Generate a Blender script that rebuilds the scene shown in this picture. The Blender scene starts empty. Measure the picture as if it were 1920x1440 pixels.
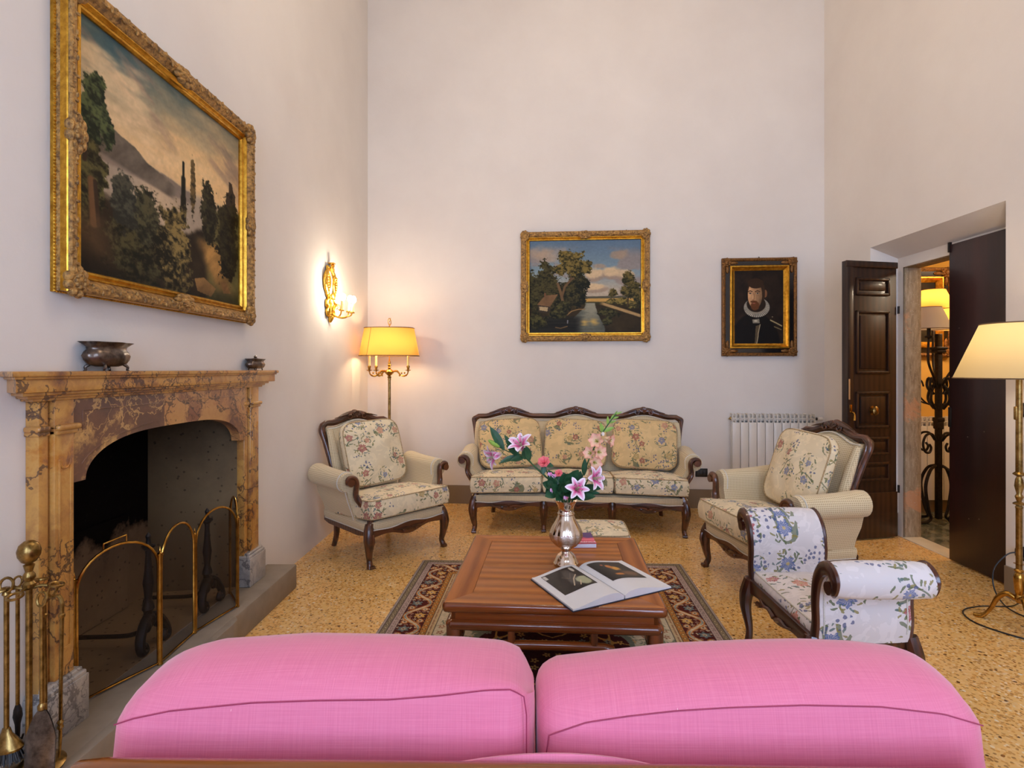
import bpy, bmesh, math, random
import numpy as np
from mathutils import Vector, Matrix
from math import sin, cos, pi, radians, sqrt, atan2
random.seed(7)
SC = bpy.context.scene
COL = SC.collection

# ------------------------------------------------------------------ helpers
def catmull(pts, n=8, closed=False):
    P = [Vector(p) for p in pts]
    out = []
    m = len(P)
    rng = m if closed else m - 1
    for i in range(rng):
        if closed:
            p0, p1, p2, p3 = P[(i-1) % m], P[i], P[(i+1) % m], P[(i+2) % m]
        else:
            p0, p1, p2, p3 = P[max(i-1, 0)], P[i], P[i+1], P[min(i+2, m-1)]
        for k in range(n):
            t = k / n
            out.append(0.5*((2*p1) + (p2-p0)*t + (2*p0-5*p1+4*p2-p3)*t*t + (3*p1-p0-3*p2+p3)*t**3))
    if not closed:
        out.append(P[-1].copy())
    return out

def lerpl(vals, n):
    """resample a list of numbers to n values"""
    m = len(vals)
    out = []
    for i in range(n):
        t = i/(n-1)*(m-1)
        k = min(int(t), m-2)
        out.append(vals[k] + (vals[k+1]-vals[k])*(t-k))
    return out

class MB:
    def __init__(self):
        self.v = []; self.f = []
    def add(self, vs, fs):
        b = len(self.v)
        self.v += [tuple(p) for p in vs]
        self.f += [tuple(b+i for i in q) for q in fs]
        return self
    def box(self, c, s, rz=0.0, M=None):
        vs = []
        R = Matrix.Rotation(rz, 3, 'Z') if M is None else M
        for dx in (-.5, .5):
            for dy in (-.5, .5):
                for dz in (-.5, .5):
                    vs.append(Vector(c) + R @ Vector((dx*s[0], dy*s[1], dz*s[2])))
        return self.add(vs, [(0,1,3,2),(4,6,7,5),(0,4,5,1),(2,3,7,6),(0,2,6,4),(1,5,7,3)])
    def ext(self, lo, hi):
        return self.box([(a+b)/2 for a, b in zip(lo, hi)], [b-a for a, b in zip(lo, hi)])
    def rbox(self, c, s, r=.005, seg=2, rz=0.0, M=None):
        bm = bmesh.new()
        bmesh.ops.create_cube(bm, size=1)
        for v in bm.verts:
            v.co = Vector((v.co.x*s[0], v.co.y*s[1], v.co.z*s[2]))
        bmesh.ops.bevel(bm, geom=bm.edges[:], offset=min(r, min(s)*.49), segments=seg, affect='EDGES', profile=.5)
        R = Matrix.Rotation(rz, 3, 'Z') if M is None else M
        bm.verts.index_update()
        vs = [Vector(c) + R @ v.co for v in bm.verts]
        fs = [[v.index for v in f.verts] for f in bm.faces]
        bm.free()
        return self.add(vs, fs)
    def rext(self, lo, hi, r=.005, seg=2):
        return self.rbox([(a+b)/2 for a, b in zip(lo, hi)], [b-a for a, b in zip(lo, hi)], r, seg)
    def tube(self, pts, r, n=8, closed=False, cap=True, ref=None, fl=(1, 1)):
        P = [Vector(p) for p in pts]
        m = len(P)
        rr = [r]*m if isinstance(r, (int, float)) else lerpl(list(r), m)
        tang = []
        for i in range(m):
            if closed:
                t = P[(i+1) % m] - P[(i-1) % m]
            else:
                t = P[min(i+1, m-1)] - P[max(i-1, 0)]
            tang.append(t.normalized() if t.length > 1e-9 else Vector((0, 0, 1)))
        if ref is None:
            a = Vector((0, 0, 1)) if abs(tang[0].z) < .9 else Vector((1, 0, 0))
            u = (a - tang[0]*a.dot(tang[0])).normalized()
        rings = []
        for i in range(m):
            t = tang[i]
            if ref is not None:
                rv = Vector(ref)
                u = (rv - t*rv.dot(t))
                u = u.normalized() if u.length > 1e-6 else t.orthogonal().normalized()
            else:
                u = (u - t*u.dot(t))
                u = u.normalized() if u.length > 1e-6 else t.orthogonal().normalized()
            w = t.cross(u)
            rings.append([P[i] + (u*cos(2*pi*k/n)*fl[0] + w*sin(2*pi*k/n)*fl[1])*rr[i] for k in range(n)])
        vs = [p for rg in rings for p in rg]
        fs = []
        for i in range(m if closed else m-1):
            j = (i+1) % m
            for k in range(n):
                l = (k+1) % n
                fs.append((i*n+k, i*n+l, j*n+l, j*n+k))
        if cap and not closed:
            fs.append(tuple(range(n-1, -1, -1)))
            fs.append(tuple((m-1)*n+k for k in range(n)))
        return self.add(vs, fs)
    def lathe(self, prof, n=24, c=(0, 0, 0), lob=None, sx=1, sy=1, M=None):
        c = Vector(c)
        vs = []; fs = []
        m = len(prof)
        for i, (r, z) in enumerate(prof):
            for k in range(n):
                a = 2*pi*k/n
                q = r*(lob(a, z) if lob else 1)
                p = Vector((q*cos(a)*sx, q*sin(a)*sy, z))
                if M is not None: p = M @ p
                vs.append(c + p)
        for i in range(m-1):
            for k in range(n):
                l = (k+1) % n
                fs.append((i*n+k, i*n+l, (i+1)*n+l, (i+1)*n+k))
        if prof[0][0] > 1e-6: fs.append(tuple(range(n-1, -1, -1)))
        if prof[-1][0] > 1e-6: fs.append(tuple((m-1)*n+k for k in range(n)))
        return self.add(vs, fs)
    def ball(self, c, r, nu=14, nv=9, M=None):
        r = (r, r, r) if isinstance(r, (int, float)) else r
        vs = []; fs = []
        for i in range(nv+1):
            a = pi*i/nv - pi/2
            for k in range(nu):
                b = 2*pi*k/nu
                p = Vector((r[0]*cos(a)*cos(b), r[1]*cos(a)*sin(b), r[2]*sin(a)))
                if M is not None: p = M @ p
                vs.append(Vector(c)+p)
        for i in range(nv):
            for k in range(nu):
                l = (k+1) % nu
                fs.append((i*nu+k, i*nu+l, (i+1)*nu+l, (i+1)*nu+k))
        return self.add(vs, fs)
    def prism(self, poly, a, b, ax='y', bev=0.0):
        """polygon in the plane across ax, extruded along ax from a to b"""
        def m3(p, t):
            if ax == 'y': return (p[0], t, p[1])
            if ax == 'x': return (t, p[0], p[1])
            return (p[0], p[1], t)
        n = len(poly)
        bm = bmesh.new()
        A = [bm.verts.new(m3(p, a)) for p in poly]
        B = [bm.verts.new(m3(p, b)) for p in poly]
        bm.faces.new(A); bm.faces.new(B[::-1])
        rims = []
        for i in range(n):
            bm.faces.new((A[i], B[i], B[(i+1) % n], A[(i+1) % n]))
        bmesh.ops.recalc_face_normals(bm, faces=bm.faces[:])
        if bev:
            es = [e for e in bm.edges if (e.verts[0] in A) == (e.verts[1] in A)]
            bmesh.ops.bevel(bm, geom=es, offset=bev, segments=2, affect='EDGES', profile=.5)
        bmesh.ops.triangulate(bm, faces=[f for f in bm.faces if len(f.verts) > 4])
        bm.verts.index_update()
        vs = [v.co.copy() for v in bm.verts]
        fs = [[v.index for v in f.verts] for f in bm.faces]
        bm.free()
        return self.add(vs, fs)
    def grid(self, fn, nu, nv, cu=False, cv=False):
        vs = [fn(i/(nu if cu else nu-1), j/(nv if cv else nv-1)) for i in range(nu) for j in range(nv)]
        fs = []
        for i in range(nu if cu else nu-1):
            for j in range(nv if cv else nv-1):
                a, b = (i+1) % nu, (j+1) % nv
                fs.append((i*nv+j, a*nv+j, a*nv+b, i*nv+b))
        return self.add(vs, fs)
    def loft(self, rings, cap=True, closed=True):
        n = len(rings[0]); m = len(rings)
        vs = [p for rg in rings for p in rg]
        fs = []
        for i in range(m-1):
            for k in range(n if closed else n-1):
                l = (k+1) % n
                fs.append((i*n+k, i*n+l, (i+1)*n+l, (i+1)*n+k))
        if cap and closed:
            fs.append(tuple(range(n-1, -1, -1))); fs.append(tuple((m-1)*n+k for k in range(n)))
        return self.add(vs, fs)
    def map(self, fn, start=0):
        self.v = self.v[:start] + [tuple(fn(Vector(p))) for p in self.v[start:]]
        return self
    def build(self, name, mat, parent=None, ang=38, loc=None, rot=None, uv=True, flat=False):
        me = bpy.data.meshes.new(name)
        me.from_pydata(self.v, [], self.f)
        bm = bmesh.new(); bm.from_mesh(me)
        bmesh.ops.recalc_face_normals(bm, faces=bm.faces[:])
        bm.to_mesh(me); bm.free()
        if uv: boxuv(me)
        if not flat:
            me.shade_smooth()
            me.set_sharp_from_angle(angle=radians(ang))
        me.materials.append(mat)
        o = bpy.data.objects.new(name, me)
        COL.objects.link(o)
        if parent is not None: o.parent = parent
        if loc is not None: o.location = loc
        if rot is not None: o.rotation_euler = rot
        return o

def boxuv(me):
    n = len(me.loops)
    if n == 0: return
    uvl = me.uv_layers.new(name='UVMap')
    co = np.empty(len(me.vertices)*3); me.vertices.foreach_get('co', co); co = co.reshape(-1, 3)
    vi = np.empty(n, dtype=np.int32); me.loops.foreach_get('vertex_index', vi)
    pn = np.empty(len(me.polygons)*3); me.polygons.foreach_get('normal', pn); pn = np.abs(pn.reshape(-1, 3))
    tot = np.empty(len(me.polygons), dtype=np.int32); me.polygons.foreach_get('loop_total', tot)
    ax = np.repeat(np.argmax(pn, axis=1), tot)
    c = co[vi]
    u = np.where(ax == 0, c[:, 1], c[:, 0])
    v = np.where(ax == 2, c[:, 1], c[:, 2])
    uvl.data.foreach_set('uv', np.stack([u, v], 1).ravel())

def tag(o, label, cat, group=None):
    o['label'] = label; o['category'] = cat
    if group: o['group'] = group
    return o
def thing(name, label, cat, loc=(0, 0, 0), rz=0.0, group=None):
    o = bpy.data.objects.new(name, None)
    o.empty_display_size = .1
    COL.objects.link(o)
    o.location = loc; o.rotation_euler = (0, 0, rz)
    return tag(o, label, cat, group)
def struct(o):
    o['kind'] = 'structure'
    return o
def dup(root, loc, rz, label):
    r = root.copy(); COL.objects.link(r); r.location = loc; r.rotation_euler = (0, 0, rz); r['label'] = label
    for ch in list(root.children):
        c = ch.copy(); COL.objects.link(c); c.parent = r
        for g in list(ch.children):
            d = g.copy(); COL.objects.link(d); d.parent = c
    return r
def look(d):
    """rotation matrix whose Z is along d"""
    return Vector(d).to_track_quat('Z', 'Y').to_matrix()

# ------------------------------------------------------------------ materials
def lin(c):
    return tuple((x/12.92 if x <= .04045 else ((x+.055)/1.055)**2.4) for x in c)
def rgb(r, g, b):
    return lin((r/255, g/255, b/255)) + (1,)

class NT:
    """small node-tree writer"""
    def __init__(self, name):
        self.m = bpy.data.materials.new(name)
        self.m.use_nodes = True
        self.t = self.m.node_tree
        self.b = self.t.nodes['Principled BSDF']
        self.out = self.t.nodes['Material Output']
    def n(self, typ, **kw):
        nd = self.t.nodes.new(typ)
        for k, v in kw.items(): setattr(nd, k, v)
        return nd
    def put(self, sock, val):
        if isinstance(val, bpy.types.NodeSocket): self.t.links.new(val, sock)
        elif val is not None: sock.default_value = val
    def math(self, op, a, b=None, c=None, clamp=False):
        nd = self.n('ShaderNodeMath', operation=op); nd.use_clamp = clamp
        self.put(nd.inputs[0], a)
        if b is not None: self.put(nd.inputs[1], b)
        if c is not None: self.put(nd.inputs[2], c)
        return nd.outputs[0]
    def vmath(self, op, a, b=None, scale=None):
        nd = self.n('ShaderNodeVectorMath', operation=op)
        self.put(nd.inputs[0], a)
        if b is not None: self.put(nd.inputs[1], b)
        if scale is not None: self.put(nd.inputs['Scale'], scale)
        return nd.outputs['Value'] if op in ('LENGTH', 'DOT_PRODUCT', 'DISTANCE') else nd.outputs['Vector']
    def mix(self, fac, a, b, blend='MIX'):
        nd = self.n('ShaderNodeMix', data_type='RGBA', blend_type=blend)
        self.put(nd.inputs[0], fac); self.put(nd.inputs[6], a); self.put(nd.inputs[7], b)
        return nd.outputs[2]
    def noise(self, vec, scale=5, detail=3, rough=.55, dim='3D', dist=0.0):
        nd = self.n('ShaderNodeTexNoise', noise_dimensions=dim)
        self.put(nd.inputs['Vector'], vec); self.put(nd.inputs['Scale'], scale)
        nd.inputs['Detail'].default_value = detail; nd.inputs['Roughness'].default_value = rough
        nd.inputs['Distortion'].default_value = dist
        return nd.outputs['Fac'], nd.outputs['Color']
    def vor(self, vec, scale, feature='F1', dim='3D', rand=1.0):
        nd = self.n('ShaderNodeTexVoronoi', feature=feature, voronoi_dimensions=dim)
        self.put(nd.inputs['Vector'], vec); self.put(nd.inputs['Scale'], scale)
        nd.inputs['Randomness'].default_value = rand
        return nd
    def ramp(self, fac, stops, interp='LINEAR'):
        nd = self.n('ShaderNodeValToRGB')
        nd.color_ramp.interpolation = interp
        el = nd.color_ramp.elements
        while len(el) < len(stops): el.new(.5)
        for e, (p, c) in zip(el, stops):
            e.position = p; e.color = c if len(c) == 4 else tuple(c)+(1,)
        self.put(nd.inputs[0], fac)
        return nd.outputs[0]
    def coord(self, which='Object', scale=None, rot=None, loc=None):
        nd = self.n('ShaderNodeTexCoord')
        v = nd.outputs[which]
        if scale is not None or rot is not None or loc is not None:
            mp = self.n('ShaderNodeMapping')
            self.put(mp.inputs['Vector'], v)
            if scale is not None: mp.inputs['Scale'].default_value = scale
            if rot is not None: mp.inputs['Rotation'].default_value = rot
            if loc is not None: mp.inputs['Location'].default_value = loc
            v = mp.outputs[0]
        return v
    def sep(self, v):
        nd = self.n('ShaderNodeSeparateXYZ'); self.put(nd.inputs[0], v)
        return nd.outputs
    def bump(self, h, strength=.2, dist=.01):
        nd = self.n('ShaderNodeBump')
        nd.inputs['Strength'].default_value = strength; nd.inputs['Distance'].default_value = dist
        self.put(nd.inputs['Height'], h)
        self.t.links.new(nd.outputs[0], self.b.inputs['Normal'])
    def fin(self, col=None, rough=None, metal=None, coat=None, spec=None, sheen=None):
        self.put(self.b.inputs['Base Color'], col)
        self.put(self.b.inputs['Roughness'], rough)
        self.put(self.b.inputs['Metallic'], metal)
        if coat is not None:
            self.put(self.b.inputs['Coat Weight'], coat); self.b.inputs['Coat Roughness'].default_value = .08
        if spec is not None: self.put(self.b.inputs['Specular IOR Level'], spec)
        if sheen is not None:
            self.put(self.b.inputs['Sheen Weight'], sheen); self.b.inputs['Sheen Roughness'].default_value = .5
        return self.m

def plain(name, col, rough=.5, metal=0.0, nscale=30, namt=.12, bump=.0, coat=None, spec=None):
    t = NT(name)
    v = t.coord('Object')
    f, _ = t.noise(v, nscale, 4)
    dark = tuple(c*(1-namt) for c in col[:3])+(1,); lite = tuple(min(1, c*(1+namt)) for c in col[:3])+(1,)
    c = t.ramp(f, [(.3, dark), (.7, lite)])
    if bump: t.bump(f, bump, .004)
    return t.fin(c, rough, metal, coat, spec)

def wood(name, dark, lite, axis='x', scale=1.0, rough=.35, coat=.3, knots=False, fine=1.0, spec=None):
    t = NT(name)
    sc = {'x': (.6, 9, 9), 'y': (9, .6, 9), 'z': (9, 9, .6)}[axis]
    v = t.coord('Object', tuple(s*scale for s in sc))
    n1, nc = t.noise(v, 1.6, 6, .6, dist=.6)
    w = t.n('ShaderNodeTexWave', wave_type='BANDS', bands_direction={'x': 'Y', 'y': 'X', 'z': 'X'}[axis])
    t.put(w.inputs['Vector'], v); w.inputs['Scale'].default_value = .55
    w.inputs['Distortion'].default_value = 7; w.inputs['Detail'].default_value = 3; w.inputs['Detail Scale'].default_value = .8
    v2 = t.coord('Object', tuple(s*scale*6 for s in sc))
    n2, _ = t.noise(v2, 2.0, 3)
    f = t.math('ADD', t.math('MULTIPLY', n1, .45), t.math('MULTIPLY', w.outputs['Fac'], .35))
    f = t.math('ADD', f, t.math('MULTIPLY', n2, .3*fine))
    mid = tuple((a+b)/2 for a, b in zip(dark, lite))
    c = t.ramp(f, [(.28, dark), (.5, mid), (.78, lite)])
    t.bump(n2, .08, .002)
    return t.fin(c, rough, 0, coat, spec)

def floral(name, base, sat=1.0, blue=.3, scale=8.0, rough=.75):
    t = NT(name)
    uv0 = t.coord('UV')
    oi = t.n('ShaderNodeObjectInfo')
    off = t.n('ShaderNodeCombineXYZ'); t.put(off.inputs[0], t.math('MULTIPLY', oi.outputs['Random'], 3.7)); t.put(off.inputs[1], t.math('MULTIPLY', oi.outputs['Random'], 9.1))
    uv1 = t.vmath('ADD', uv0, off.outputs[0])
    _, nc = t.noise(uv1, 75, 2)
    uv = t.vmath('ADD', uv1, t.vmath('SCALE', t.vmath('SUBTRACT', nc, (.5, .5, .5)), scale=.012))
    # base weave and faint tone-on-tone damask
    wv = t.n('ShaderNodeTexWave'); t.put(wv.inputs['Vector'], uv1); wv.inputs['Scale'].default_value = 160; wv.inputs['Distortion'].default_value = 1
    dm, _ = t.noise(uv1, 14, 2, .5, dist=1.5)
    b2 = tuple(c*.86 for c in base[:3])+(1,); b3 = tuple(min(1, c*1.1) for c in base[:3])+(1,)
    col = t.mix(t.math('GREATER_THAN', dm, .53), base, b3)
    col = t.mix(t.math('MULTIPLY', wv.outputs['Fac'], .25), col, b2)
    def S(c): 
        g = sum(c)/3
        return tuple(g+(x-g)*sat for x in c)+(1,)
    RED, SAL, BLU, OCH = S((.36, .045, .05)), S((.55, .20, .13)), S((.10, .15, .33)), S((.46, .30, .09))
    # flower heads
    V = t.vor(uv, scale, 'F1', '2D', .8)
    d = t.vmath('SUBTRACT', uv, V.outputs['Position'])
    dx, dy, _ = t.sep(d)
    rr = t.math('MULTIPLY', t.vmath('LENGTH', d), scale)
    cs = t.sep(V.outputs['Color'])
    ang = t.math('ADD', t.math('ARCTAN2', dy, dx), t.math('MULTIPLY', cs[2], 6.28))
    # stems: contour lines of a soft noise, near the flower heads
    sn, _ = t.noise(uv1, scale*.75, 1, .4)
    line = t.math('LESS_THAN', t.math('ABSOLUTE', t.math('SUBTRACT', sn, .5)), .011)
    pres = t.math('GREATER_THAN', cs[1], .14)
    near = t.math('MULTIPLY', t.math('LESS_THAN', rr, .46), pres)
    GRN, OLV, GBL = S((.12, .15, .07)), S((.27, .23, .08)), S((.13, .18, .17))
    col = t.mix(t.math('MULTIPLY', t.math('MULTIPLY', line, near), .8), col, GRN)
    # leaves: small turned ellipses gathered round the heads
    for k, (s2, a, b, th) in enumerate(((scale*4.4, .47, .14, .38), (scale*6.0, .46, .16, .5))):
        L = t.vor(t.vmath('ADD', uv, (k*5.3, k*2.1, 0)), s2, 'F1', '2D', .9)
        ld = t.vmath('SUBTRACT', t.vmath('ADD', uv, (k*5.3, k*2.1, 0)), L.outputs['Position'])
        lx, ly, _ = t.sep(ld)
        lc = t.sep(L.outputs['Color'])
        th_ = t.math('MULTIPLY', lc[0], 6.28)
        c_, s_ = t.math('COSINE', th_), t.math('SINE', th_)
        x2 = t.math('ADD', t.math('MULTIPLY', lx, c_), t.math('MULTIPLY', ly, s_))
        y2 = t.math('SUBTRACT', t.math('MULTIPLY', ly, c_), t.math('MULTIPLY', lx, s_))
        e = t.math('ADD', t.math('POWER', t.math('ABSOLUTE', t.math('MULTIPLY', x2, s2/a)), 2), t.math('POWER', t.math('ABSOLUTE', t.math('MULTIPLY', y2, s2/b)), 2))
        mk = t.math('LESS_THAN', e, 1)
        mk = t.math('MULTIPLY', mk, t.math('GREATER_THAN', lc[1], th))
        mk = t.math('MULTIPLY', mk, t.math('MULTIPLY', pres, t.math('LESS_THAN', rr, .47)))
        lcol = t.ramp(lc[2], [(0, GRN), (.4, OLV), (.75, GBL)], 'CONSTANT')
        col = t.mix(t.math('MULTIPLY', mk, .88), col, lcol)
    # berries
    B = t.vor(uv, scale*6.5, 'F1', '2D', .8)
    bc = t.sep(B.outputs['Color'])
    bn, _ = t.noise(uv1, scale*.9, 1)
    bm_ = t.math('MULTIPLY', t.math('LESS_THAN', B.outputs['Distance'], .3), t.math('MULTIPLY', t.math('GREATER_THAN', bn, .60), t.math('GREATER_THAN', bc[0], .45)))
    col = t.mix(t.math('MULTIPLY', bm_, .8), col, S((.07, .09, .2)))
    # petals
    rad = t.math('MULTIPLY', t.math('ADD', .80, t.math('ADD', t.math('MULTIPLY', t.math('COSINE', t.math('MULTIPLY', ang, 5)), .12), t.math('MULTIPLY', t.math('COSINE', t.math('MULTIPLY', ang, 11)), .10))), t.math('ADD', .15, t.math('MULTIPLY', cs[1], .12)))
    fm = t.math('MULTIPLY', t.math('LESS_THAN', rr, rad), pres)
    q = t.math('DIVIDE', rr, rad)
    fc = t.ramp(cs[0], [(0, RED), (.25, BLU), (.25+blue, SAL), (.62+blue*.4, RED), (.9, OCH)], 'CONSTANT')
    vein = t.math('GREATER_THAN', t.math('SINE', t.math('ADD', t.math('MULTIPLY', ang, 15), t.math('MULTIPLY', rr, 60))), .25)
    lite = t.mix(.45, fc, base)
    fc = t.mix(t.math('MULTIPLY', vein, t.math('LESS_THAN', q, .85)), fc, lite)
    fc = t.mix(t.math('LESS_THAN', q, .25), fc, S((.55, .42, .2)))
    col = t.mix(t.math('MULTIPLY', fm, .85), col, fc)
    t.bump(wv.outputs['Fac'], .12, .001)
    return t.fin(col, rough, 0, None, .25, .15)

def jacquard(name, base, dot, scale=1.0):
    t = NT(name)
    x, y, _ = t.sep(t.coord('UV'))
    k = 2*pi/.016/scale
    a = t.math('SINE', t.math('MULTIPLY', t.math('ADD', x, y), k*.7))
    b = t.math('SINE', t.math('MULTIPLY', t.math('SUBTRACT', x, y), k*.7))
    p = t.math('MULTIPLY', a, b)
    m = t.math('GREATER_THAN', p, .22)
    c = t.mix(t.math('MULTIPLY', m, .75), base, dot)
    t.bump(p, .25, .0015)
    return t.fin(c, .8, 0, None, .2, .2)

def marble(name, kind):
    t = NT(name)
    v = t.coord('Object')
    n, nc = t.noise(v, 2.2, 6, .62)
    vd = t.vmath('ADD', v, t.vmath('SCALE', nc, scale=.55))
    n2, _ = t.noise(vd, 5, 5, .6)
    V = t.vor(vd, 6.5, 'DISTANCE_TO_EDGE')
    V2 = t.vor(vd, 15, 'DISTANCE_TO_EDGE')
    pm, _ = t.noise(v, 3.1, 3, .5)
    if kind == 'yellow':
        base = t.ramp(n2, [(.3, rgb(112, 74, 58)), (.40, rgb(172, 118, 62)), (.53, rgb(202, 150, 78)), (.63, rgb(186, 122, 50)), (.72, rgb(128, 82, 62))])
        vein = rgb(70, 48, 44)
    elif kind == 'purple':
        base = t.ramp(n2, [(.35, rgb(98, 70, 58)), (.55, rgb(122, 86, 66)), (.66, rgb(206, 160, 96))])
        vein = rgb(214, 172, 110)
    elif kind == 'frieze':
        left = t.ramp(n2, [(.35, rgb(98, 70, 58)), (.55, rgb(120, 84, 64)), (.64, rgb(206, 160, 96))])
        right = t.ramp(n2, [(.3, rgb(112, 76, 62)), (.45, rgb(180, 126, 76)), (.6, rgb(196, 146, 88)), (.7, rgb(140, 92, 66))])
        y = t.sep(v)[1]
        side = t.math('GREATER_THAN', y, -.10)
        base = t.mix(side, left, right)
        vein = t.mix(side, rgb(200, 158, 100), rgb(72, 52, 44))
    else:
        base = t.ramp(n2, [(.3, rgb(120, 116, 114)), (.5, rgb(182, 174, 165)), (.62, rgb(150, 144, 140)), (.75, rgb(205, 196, 186))])
        vein = rgb(96, 92, 92)
    m1 = t.math('MULTIPLY', t.math('LESS_THAN', V.outputs['Distance'], .028), t.math('GREATER_THAN', pm, .47))
    m2 = t.math('MULTIPLY', t.math('LESS_THAN', V2.outputs['Distance'], .03), t.math('GREATER_THAN', pm, .53))
    c = t.mix(t.math('MULTIPLY', m1, .75), base, vein)
    c = t.mix(t.math('MULTIPLY', m2, .7), c, vein)
    return t.fin(c, .28, 0, .2)

def shade_mat(name, col, trans=.55):
    t = NT(name)
    t.b.inputs['Base Color'].default_value = col
    t.b.inputs['Roughness'].default_value = .9
    tr = t.n('ShaderNodeBsdfTranslucent'); tr.inputs[0].default_value = col
    mx = t.n('ShaderNodeMixShader'); mx.inputs[0].default_value = trans
    t.t.links.new(t.b.outputs[0], mx.inputs[1]); t.t.links.new(tr.outputs[0], mx.inputs[2])
    t.t.links.new(mx.outputs[0], t.out.inputs[0])
    return t.m

def emit(name, col, s):
    t = NT(name)
    t.b.inputs['Base Color'].default_value = col
    t.b.inputs['Emission Color'].default_value = col
    t.b.inputs['Emission Strength'].default_value = s
    t.m.cycles.emission_sampling = 'NONE'
    return t.m

def vcol(name, rough=.5, spec=.4, bumpy=0.0):
    t = NT(name)
    a = t.n('ShaderNodeVertexColor'); a.layer_name = 'Col'
    if bumpy:
        f, _ = t.noise(t.coord('Object'), 260, 2)
        t.bump(f, bumpy, .002)
    return t.fin(a.outputs[0], rough, 0, None, spec)

M = {}
def gold(name, lo, hi, rough, bump, sc, metal=.75):
    t = NT(name)
    v = t.coord('Object')
    n, _ = t.noise(v, sc, 5, .65)
    n2, _ = t.noise(v, sc*.3, 3)
    f = t.math('ADD', t.math('MULTIPLY', n, .7), t.math('MULTIPLY', n2, .3))
    c = t.ramp(f, [(.38, lo), (.6, hi)])
    V = t.vor(v, sc*.9, 'SMOOTH_F1')
    if bump: t.bump(t.math('ADD', n, V.outputs['Distance']), bump, .006)
    return t.fin(c, rough, metal)
M['gilt'] = gold('gilt_smooth', rgb(176, 122, 34), rgb(226, 172, 62), .3, .05, 40, .9)
M['gilt_old'] = gold('gilt_carved', rgb(104, 76, 48), rgb(196, 150, 82), .5, .9, 60, .45)
M['gilt_bright'] = gold('gilt_bright', rgb(216, 156, 40), rgb(246, 200, 90), .25, .5, 70, .95)
M['brass'] = gold('brass', rgb(150, 108, 44), rgb(206, 160, 78), .22, .0, 25, 1.0)
M['brass_old'] = gold('brass_aged', rgb(112, 88, 46), rgb(172, 140, 84), .32, .06, 40, 1.0)
M['iron'] = plain('wrought_iron', rgb(38, 32, 30), .5, .5, 60, .4, .3)
def silver():
    t = NT('silver_plate')
    v = t.coord('Object')
    n, _ = t.noise(v, 130, 4, .7); b, _ = t.noise(v, 40, 3)
    z = t.sep(v)[2]
    k = t.math('MULTIPLY', t.math('GREATER_THAN', z, .098), t.math('LESS_THAN', z, .152))
    t.bump(t.math('MULTIPLY', n, k), .8, .004)
    return t.fin(t.ramp(b, [(.3, rgb(206, 190, 176)), (.7, rgb(236, 224, 212))]), .15, 1.0)
M['silver'] = silver()
M['pewter'] = gold('dark_pewter', rgb(70, 60, 54), rgb(128, 114, 104), .3, .12, 30, .9)
M['mahog'] = wood('mahogany', rgb(40, 20, 12), rgb(104, 58, 32), 'x', 2.0, .32, .4)
M['bench_wood'] = wood('dark_mahogany', rgb(34, 15, 10), rgb(84, 40, 24), 'z', 2.0, .28, .5)
M['elm'] = wood('elm_top', rgb(142, 80, 32), rgb(190, 118, 54), 'x', 1.0, .36, .0, spec=.25)
M['elm_y'] = wood('elm_side', rgb(136, 74, 30), rgb(182, 110, 50), 'y', 1.0, .36, .0, spec=.25)
M['elm_dark'] = wood('elm_frame', rgb(96, 44, 16), rgb(152, 78, 30), 'x', 1.2, .24, .5)
M['elm_z'] = wood('elm_leg', rgb(72, 32, 14), rgb(132, 66, 30), 'z', 1.2, .28, .4)
M['door_wood'] = wood('walnut_door', rgb(22, 12, 7), rgb(58, 34, 20), 'z', 1.2, .42, .1)
M['door_plain'] = wood('dark_red_door', rgb(26, 9, 8), rgb(52, 20, 16), 'z', .8, .4, .15)
M['rail_wood'] = wood('sofa_rail_wood', rgb(92, 44, 14), rgb(150, 84, 30), 'x', 1.0, .25, .5)
M['marble'] = marble('yellow_marble', 'yellow')
M['marble_frieze'] = marble('frieze_marble', 'frieze')
M['marble_grey'] = marble('grey_marble', 'grey')
M['stone'] = plain('hearth_stone', rgb(142, 128, 112), .65, 0, 9, .14, .12)
M['soot'] = None
M['cream'] = jacquard('cream_jacquard', rgb(222, 204, 166), rgb(172, 148, 112))
M['gimp'] = plain('pale_braid', rgb(214, 208, 196), .8, 0, 200, .15, .3)
M['floral'] = floral('floral_tapestry', rgb(226, 208, 172), 1.0, .28, 7.2)
M['floral_gold'] = floral('floral_tapestry_golden', rgb(218, 186, 132), .9, .3, 7.2)
M['floral_pale'] = floral('floral_damask_pale', rgb(222, 214, 212), 1.15, .42, 6.4)
M['piping'] = plain('floral_piping', rgb(176, 150, 110), .8, 0, 120, .5, .2)
M['white_radiator'] = plain('radiator_enamel', rgb(226, 218, 206), .35, 0, 8, .02)
M['black_plastic'] = plain('black_plastic', rgb(22, 21, 21), .4, 0, 8, .1)
M['paper'] = plain('page_paper', rgb(228, 226, 226), .6, 0, 10, .02)
M['shade_yellow'] = shade_mat('shade_yellow', rgb(206, 152, 72), .4)
M['shade_cream'] = shade_mat('shade_cream', rgb(212, 192, 146), .45)
M['shade_grey'] = shade_mat('shade_unlit', rgb(214, 206, 194), .2)
M['shade_trim'] = plain('shade_trim', rgb(110, 84, 52), .7, 0, 60, .2)
M['bulb'] = emit('bulb_glow', (1, .90, .72, 1), 80)
M['bulb_soft'] = emit('bulb_soft', (1, .78, .45, 1), 12)
M['candle'] = plain('candle_sleeve', rgb(238, 214, 140), .6, 0, 20, .05)
M['stem'] = plain('flower_stem', rgb(58, 96, 50), .5, 0, 40, .2)
M['leaf'] = plain('flower_leaf', rgb(40, 82, 50), .45, 0, 30, .35)
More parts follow.
